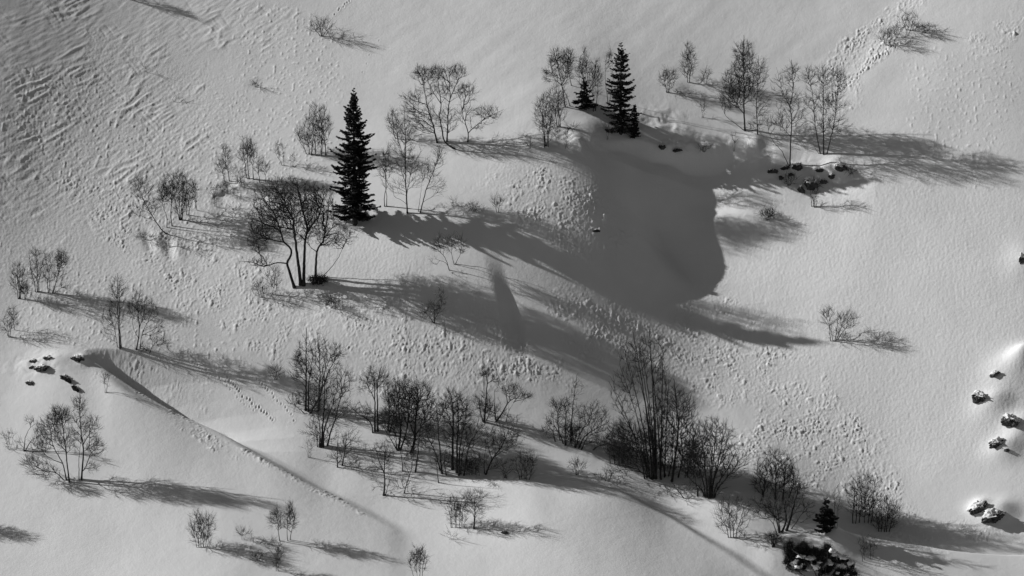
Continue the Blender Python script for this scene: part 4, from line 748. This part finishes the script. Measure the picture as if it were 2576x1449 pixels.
for (xb, yb, xt, yt, r) in [(1783, 1254, 1790, 1120, .08), (1788, 1252, 1820, 1100, .08), (1793, 1253, 1850, 1130, .08), (1797, 1252, 1855, 1160, .06), (1779, 1253, 1765, 1110, .08), (1775, 1252, 1740, 1110, .06), (1786, 1252, 1800, 1075, .07), (1790, 1250, 1835, 1085, .06), (1773, 1250, 1716, 1180, .06), (1756, 1250, 1746, 1190, .06)]:
    d = xt - xb; st.append(([(xb, yb), (xb + d * .15, yb - (yb - yt) * .25), (xb + d * .6, yb - (yb - yt) * .6), (xt, yt)], r, T))
hero(A, 'round bushy multi stemmed tree, right of the dense tangle with the spire', 1785, 1253, st, [(1785, 1105, 62, 48, 1.2), (1825, 1160, 54, 46, .8), (1748, 1160, 40, 44, 1.1), (1790, 1180, 60, 30, .5)], dens=.034, tw=.016)
auto('shrub', 'pale open shrub with curved stems on the snow, left of the lower right clump', 1842, 1353, 106, 48, 4, .85, .045, foot=.2, spread=.6, cut=.1)
hero(A, 'crooked clump with a thick bent foot on the bank behind the root mound', 1968, 1338, [
    ([(1966, 1340), (1978, 1310), (1972, 1275), (1968, 1252)], .09, T), ([(1978, 1336), (1990, 1300), (1998, 1260), (2011, 1213)], .11, T), ([(1960, 1340), (1950, 1300), (1928, 1275), (1910, 1262)], .07, T), ([(1962, 1340), (1958, 1305), (1950, 1270), (1935, 1255)], .06, T), ([(1990, 1332), (2010, 1305), (2030, 1268)], .04, T), ([(1955, 1350), (1945, 1320), (1925, 1300)], .05, T)],
    [(1960, 1275, 46, 34, .8), (2005, 1245, 24, 34, .9), (1915, 1285, 30, 30, .8), (2030, 1290, 18, 26, .5)], tw=.015)
hero(A, 'twiggy tree with two straight stems behind the crooked clump at lower right', 1955, 1256, [
    ([(1950, 1256), (1951, 1205), (1949, 1152)], .075, T), ([(1969, 1256), (1972, 1215), (1966, 1165)], .065, T), ([(1919, 1250), (1922, 1215), (1922, 1180)], .055, T), ([(1984, 1254), (1995, 1225), (2008, 1200)], .05, T)], [(1950, 1190, 48, 50, 1.2), (1990, 1215, 32, 34, 1.1), (1915, 1215, 24, 34, 1.0)], tw=.016)
auto('tree', 'dense rounded bare bush right of the small dark spruce, lower right', 2168, 1317, 124, 46, 6, 1.3, .05, foot=.5, spread=.6, cut=.12, lean=6)
auto('tree', 'lower dense bush on the slope edge, rightmost of the lower right bushes', 2224, 1338, 90, 42, 5, 1.2, .05, foot=.3, spread=.6, cut=.05, lean=4)
auto('birch', 'thin faint sapling between the small dark spruce and the dense rounded bush', 2103, 1330, 110, 16, 2, .35, .03, cut=.3, twmat=M_GREYTWIG)
auto('shrub', 'slim sapling left of a pair on the drift above the bottom edge, lower right', 2172, 1412, 62, 18, 2, .6, .03)
auto('shrub', 'slim sapling right of a pair on the drift above the bottom edge, lower right', 2193, 1408, 60, 15, 2, .6, .03)
auto('twigs', 'dark gnarled root clump on the bank left of the big evergreen shrub', 1946, 1376, 36, 22, 6, 2.6, .06, cut=0)
def inside(x, y, poly):
    c = False
    for (x0, y0), (x1, y1) in zip(poly, poly[1:] + poly[:1]):
        if (y0 > y) != (y1 > y) and x < (x1 - x0) * (y - y0) / (y1 - y0) + x0: c = not c
    return c
poly = [(1978, 1378), (1986, 1364), (1994, 1380), (2022, 1370), (2030, 1384), (2046, 1382), (2058, 1392), (2072, 1388), (2080, 1370), (2088, 1392), (2100, 1402), (2124, 1408), (2136, 1420), (2152, 1424), (2166, 1446), (2164, 1470), (2030, 1470), (1990, 1440), (1978, 1425)]
rg = random.Random(9); cr = [(1986, 1372, 5, 9, 5), (2080, 1380, 6, 10, 5), (2019, 1378, 7, 8, 5), (2050, 1388, 7, 7, 4)]
while len(cr) < 120:
    x, y = rg.uniform(1976, 2168), rg.uniform(1364, 1470)
    if inside(x, y, poly) and perlin(np.array([x / 17.]), np.array([y / 13.]), 5)[0] > -.28: cr.append((x, y, rg.uniform(4, 7.5), rg.uniform(3, 5.5), 3.5))
shrub = build_tree('evergreen_shrub', 'big dark evergreen shrub poking out of the snow bank at the bottom edge, lower right', 'evergreen shrub', None, 2070, 1446,
    [([(2060, 1470), (2040, 1430), (2010, 1400), (1990, 1372)], .06, T), ([(2070, 1470), (2075, 1430), (2080, 1375)], .06, T), ([(2075, 1470), (2100, 1430), (2125, 1410)], .06, T), ([(2085, 1470), (2130, 1450), (2155, 1440)], .05, T), ([(2050, 1470), (2015, 1445), (1990, 1432)], .05, T)],
    cr, seed=3, leafy=9, zmin=-3, dens=.06)
auto('shrub', 'dense low shrub mass hugging the left side of the great fan shaped clump', 1562, 1166, 84, 48, 7, 1.6, .045, foot=.5, cut=.05)
auto('shrub', 'dark shrubby growth between the spire tree and the round bushy tree', 1742, 1202, 96, 38, 6, 1.6, .045, foot=.5, cut=.08)
auto('twigs', 'low brush left of the twig nest tree at the left end of the thicket', 694, 956, 34, 22, 4, 1.2, .03, cut=.05)
auto('shrub', 'low brushy shrub at the feet of the black columnar clump', 1185, 1196, 56, 34, 6, 1.0, .03, foot=.6, cut=.05)
auto('shrub', 'small brushy shrub between the umbrella topped bush and the spreading bush', 1440, 1122, 60, 28, 5, 1.1, .03, foot=.5, cut=.05)
def snow_patch(parent, px, py, rx, ry, seed, depth):
    sc = 1 / 1.0; nu, nv = 20, 12
    th = np.linspace(0, 2 * np.pi, nu, endpoint=False)[None, :] * np.ones((nv, 1)); ph = np.linspace(.05, np.pi - .05, nv)[:, None] * np.ones((1, nu))
    d = np.stack([np.sin(ph) * np.cos(th), np.sin(ph) * np.sin(th), np.cos(ph)], -1)
    rr = 1 + .5 * perlin(d[..., 0] * 1.7 + seed, d[..., 2] * 1.7 + d[..., 1], seed) + .25 * perlin(d[..., 0] * 4 + seed, d[..., 2] * 4 - d[..., 1] * 3, seed + 1)
    p = d * rr[..., None] * np.array([rx, rx * .9, ry]) * PX + np.array([(px - 2070) * PX, depth, (1446 - py) * PX / CP])
    ix = np.arange(nu * nv).reshape(nv, nu); nx_ = np.roll(ix, -1, 1)
    mesh_obj('snow_patch', p.reshape(-1, 3), [np.stack([ix[:-1], ix[1:], nx_[1:], nx_[:-1]], -1).reshape(-1, 4)], M_CAP, parent, smooth=True)
for i, (a_, b_, c_, d_) in enumerate([(2016, 1398, 9, 4), (2040, 1404, 11, 5), (2062, 1416, 8, 4), (2008, 1424, 8, 4), (2036, 1432, 9, 4), (2096, 1396, 12, 6), (2116, 1400, 10, 5), (2088, 1418, 7, 4), (2060, 1440, 9, 4), (2134, 1414, 8, 5), (2104, 1440, 6, 3), (2020, 1442, 8, 4), (2090, 1384, 8, 5)]):
    snow_patch(shrub, a_, b_, c_, d_, i + 3, -.55 + .3 * (i % 3))
# outside the frame, known only by their shadows
auto('birch', 'bare birch just above the top edge whose shadow falls into the picture at upper left', 285, -14, 60, 20, 3, 1.6, .06)
auto('birch', 'bare birch beyond the left edge whose shadow falls into the lower left corner', -190, 1312, 120, 34, 4, 1.6, .08)
# rocks
rock('dark wedge of rock on top of the rounded knob at left', 107, 928, 17, 6, 1, .25, sink=.95, rotz=.25)
rock('rock edge on the crest above the shaded hollow, far left', 196, 905, 15, 5, 2, .3, sink=.95, rotz=-.3)
rock('small rock chip left of the dark wedge of rock', 78, 926, 6, 3, 3, .2, sink=.95)
rock('small rock lowest left on the rounded knob', 76, 963, 10, 3, 4, .3, sink=.95, rotz=-.1)
rock('thin rock ledge below the crest edge on the rounded knob', 170, 955, 16, 5, 5, .2, sink=.95, rotz=-.6)
rock('thin rock rib descending from the rock ledge on the knob', 192, 978, 14, 4, 6, .1, sink=.95, rotz=-.8)
rock('highest small rock on the rounded knob', 120, 902, 10, 3, 8, .4, sink=.95)
rock('small grey rock upper left on the rounded knob', 85, 909, 8, 3, 9, .4, sink=.95)
rock('dark rock knob directly under the open crowned birch', 2008, 422, 11, 7, 10, .35)
rock('dark rock at the right end of the knoll', 2112, 428, 13, 8, 16, .55)
rock('low rock left of the open crowned birch foot', 1976, 424, 14, 4, 12, .3, rotz=.3)
rock('small black rock in the shade under the knoll', 1966, 452, 6, 6, 13, .1)
rock('big dark rock with snow patches in front of the knoll', 2040, 472, 18, 14, 14, .5)
rock('black rock left of the big snow patched one', 2016, 482, 8, 9, 15, .15)
rock('dark rock under the snow lip at the left end of the knoll bank', 1942, 436, 12, 5, 31, .4)
rock('small dark stone between the knoll rocks, in shade', 1990, 444, 7, 4, 32, .2)
rock('dark stone low on the knoll bank, right of the snow patched rock', 2070, 462, 9, 6, 33, .3)
rock('flat dark stone under the snow lip in the middle of the knoll bank', 2062, 432, 12, 4, 34, .3)
rock('dark stone below the right end of the knoll', 2092, 446, 8, 5, 35, .3)
auto('twigs', 'scrub clinging to the shaded knoll bank below the open crowned birch', 1985, 468, 24, 24, 5, 1.3, .03, cut=0)
auto('twigs', 'low scrub on the knoll bank beside the right end rock', 2140, 440, 16, 18, 4, 1.2, .025, cut=0)
auto('twigs', 'dead brush hanging on the lumpy rim of the big hollow', 1770, 384, 18, 26, 5, 1.0, .025, cut=0)
auto('twigs', 'brush at the skirt of the tallest spruce, on its left side', 845, 566, 34, 26, 5, 1.4, .03, cut=0)
rock('small black rock pair on the rim of the big hollow', 1667, 373, 8, 6, 17, .3)
rock('small black rock on the shaded wall of the big hollow', 1704, 382, 12, 4, 18, .3)
rock('small dark rock on the mid snow slope left of the hollow edge', 1500, 585, 8, 3, 19, .2)
rock('dark rock uppermost of the right edge outcrops', 2464, 1003, 19, 9, 20, .62, rotz=-.3)
rock('broad dark rock cut by the right edge, second outcrop down', 2546, 1064, 24, 13, 21, .62, rotz=-.5)
rock('dark rock with a snow notch, third outcrop down near the right edge', 2503, 1119, 18, 10, 22, .66)
rock('flat dark rock beside the lowest right edge outcrop', 2462, 1282, 20, 9, 23, .62, rotz=.4)
rock('large dark rock, lowest of the right edge outcrops', 2500, 1300, 26, 12, 24, .66, rotz=.25)
rock('pale rock tip at the right edge halfway down', 2572, 660, 9, 12, 25, .5)
rock('small rock fleck on the smooth snow above the right edge outcrops', 2502, 945, 12, 4, 26, .5, rotz=.4)
rock('tiny rock fleck below the snapped trunk, lower centre', 1270, 1342, 9, 2.5, 27, .2)
rock('small rock under the notch of the third right edge outcrop', 2532, 1138, 6, 3, 28, .2)
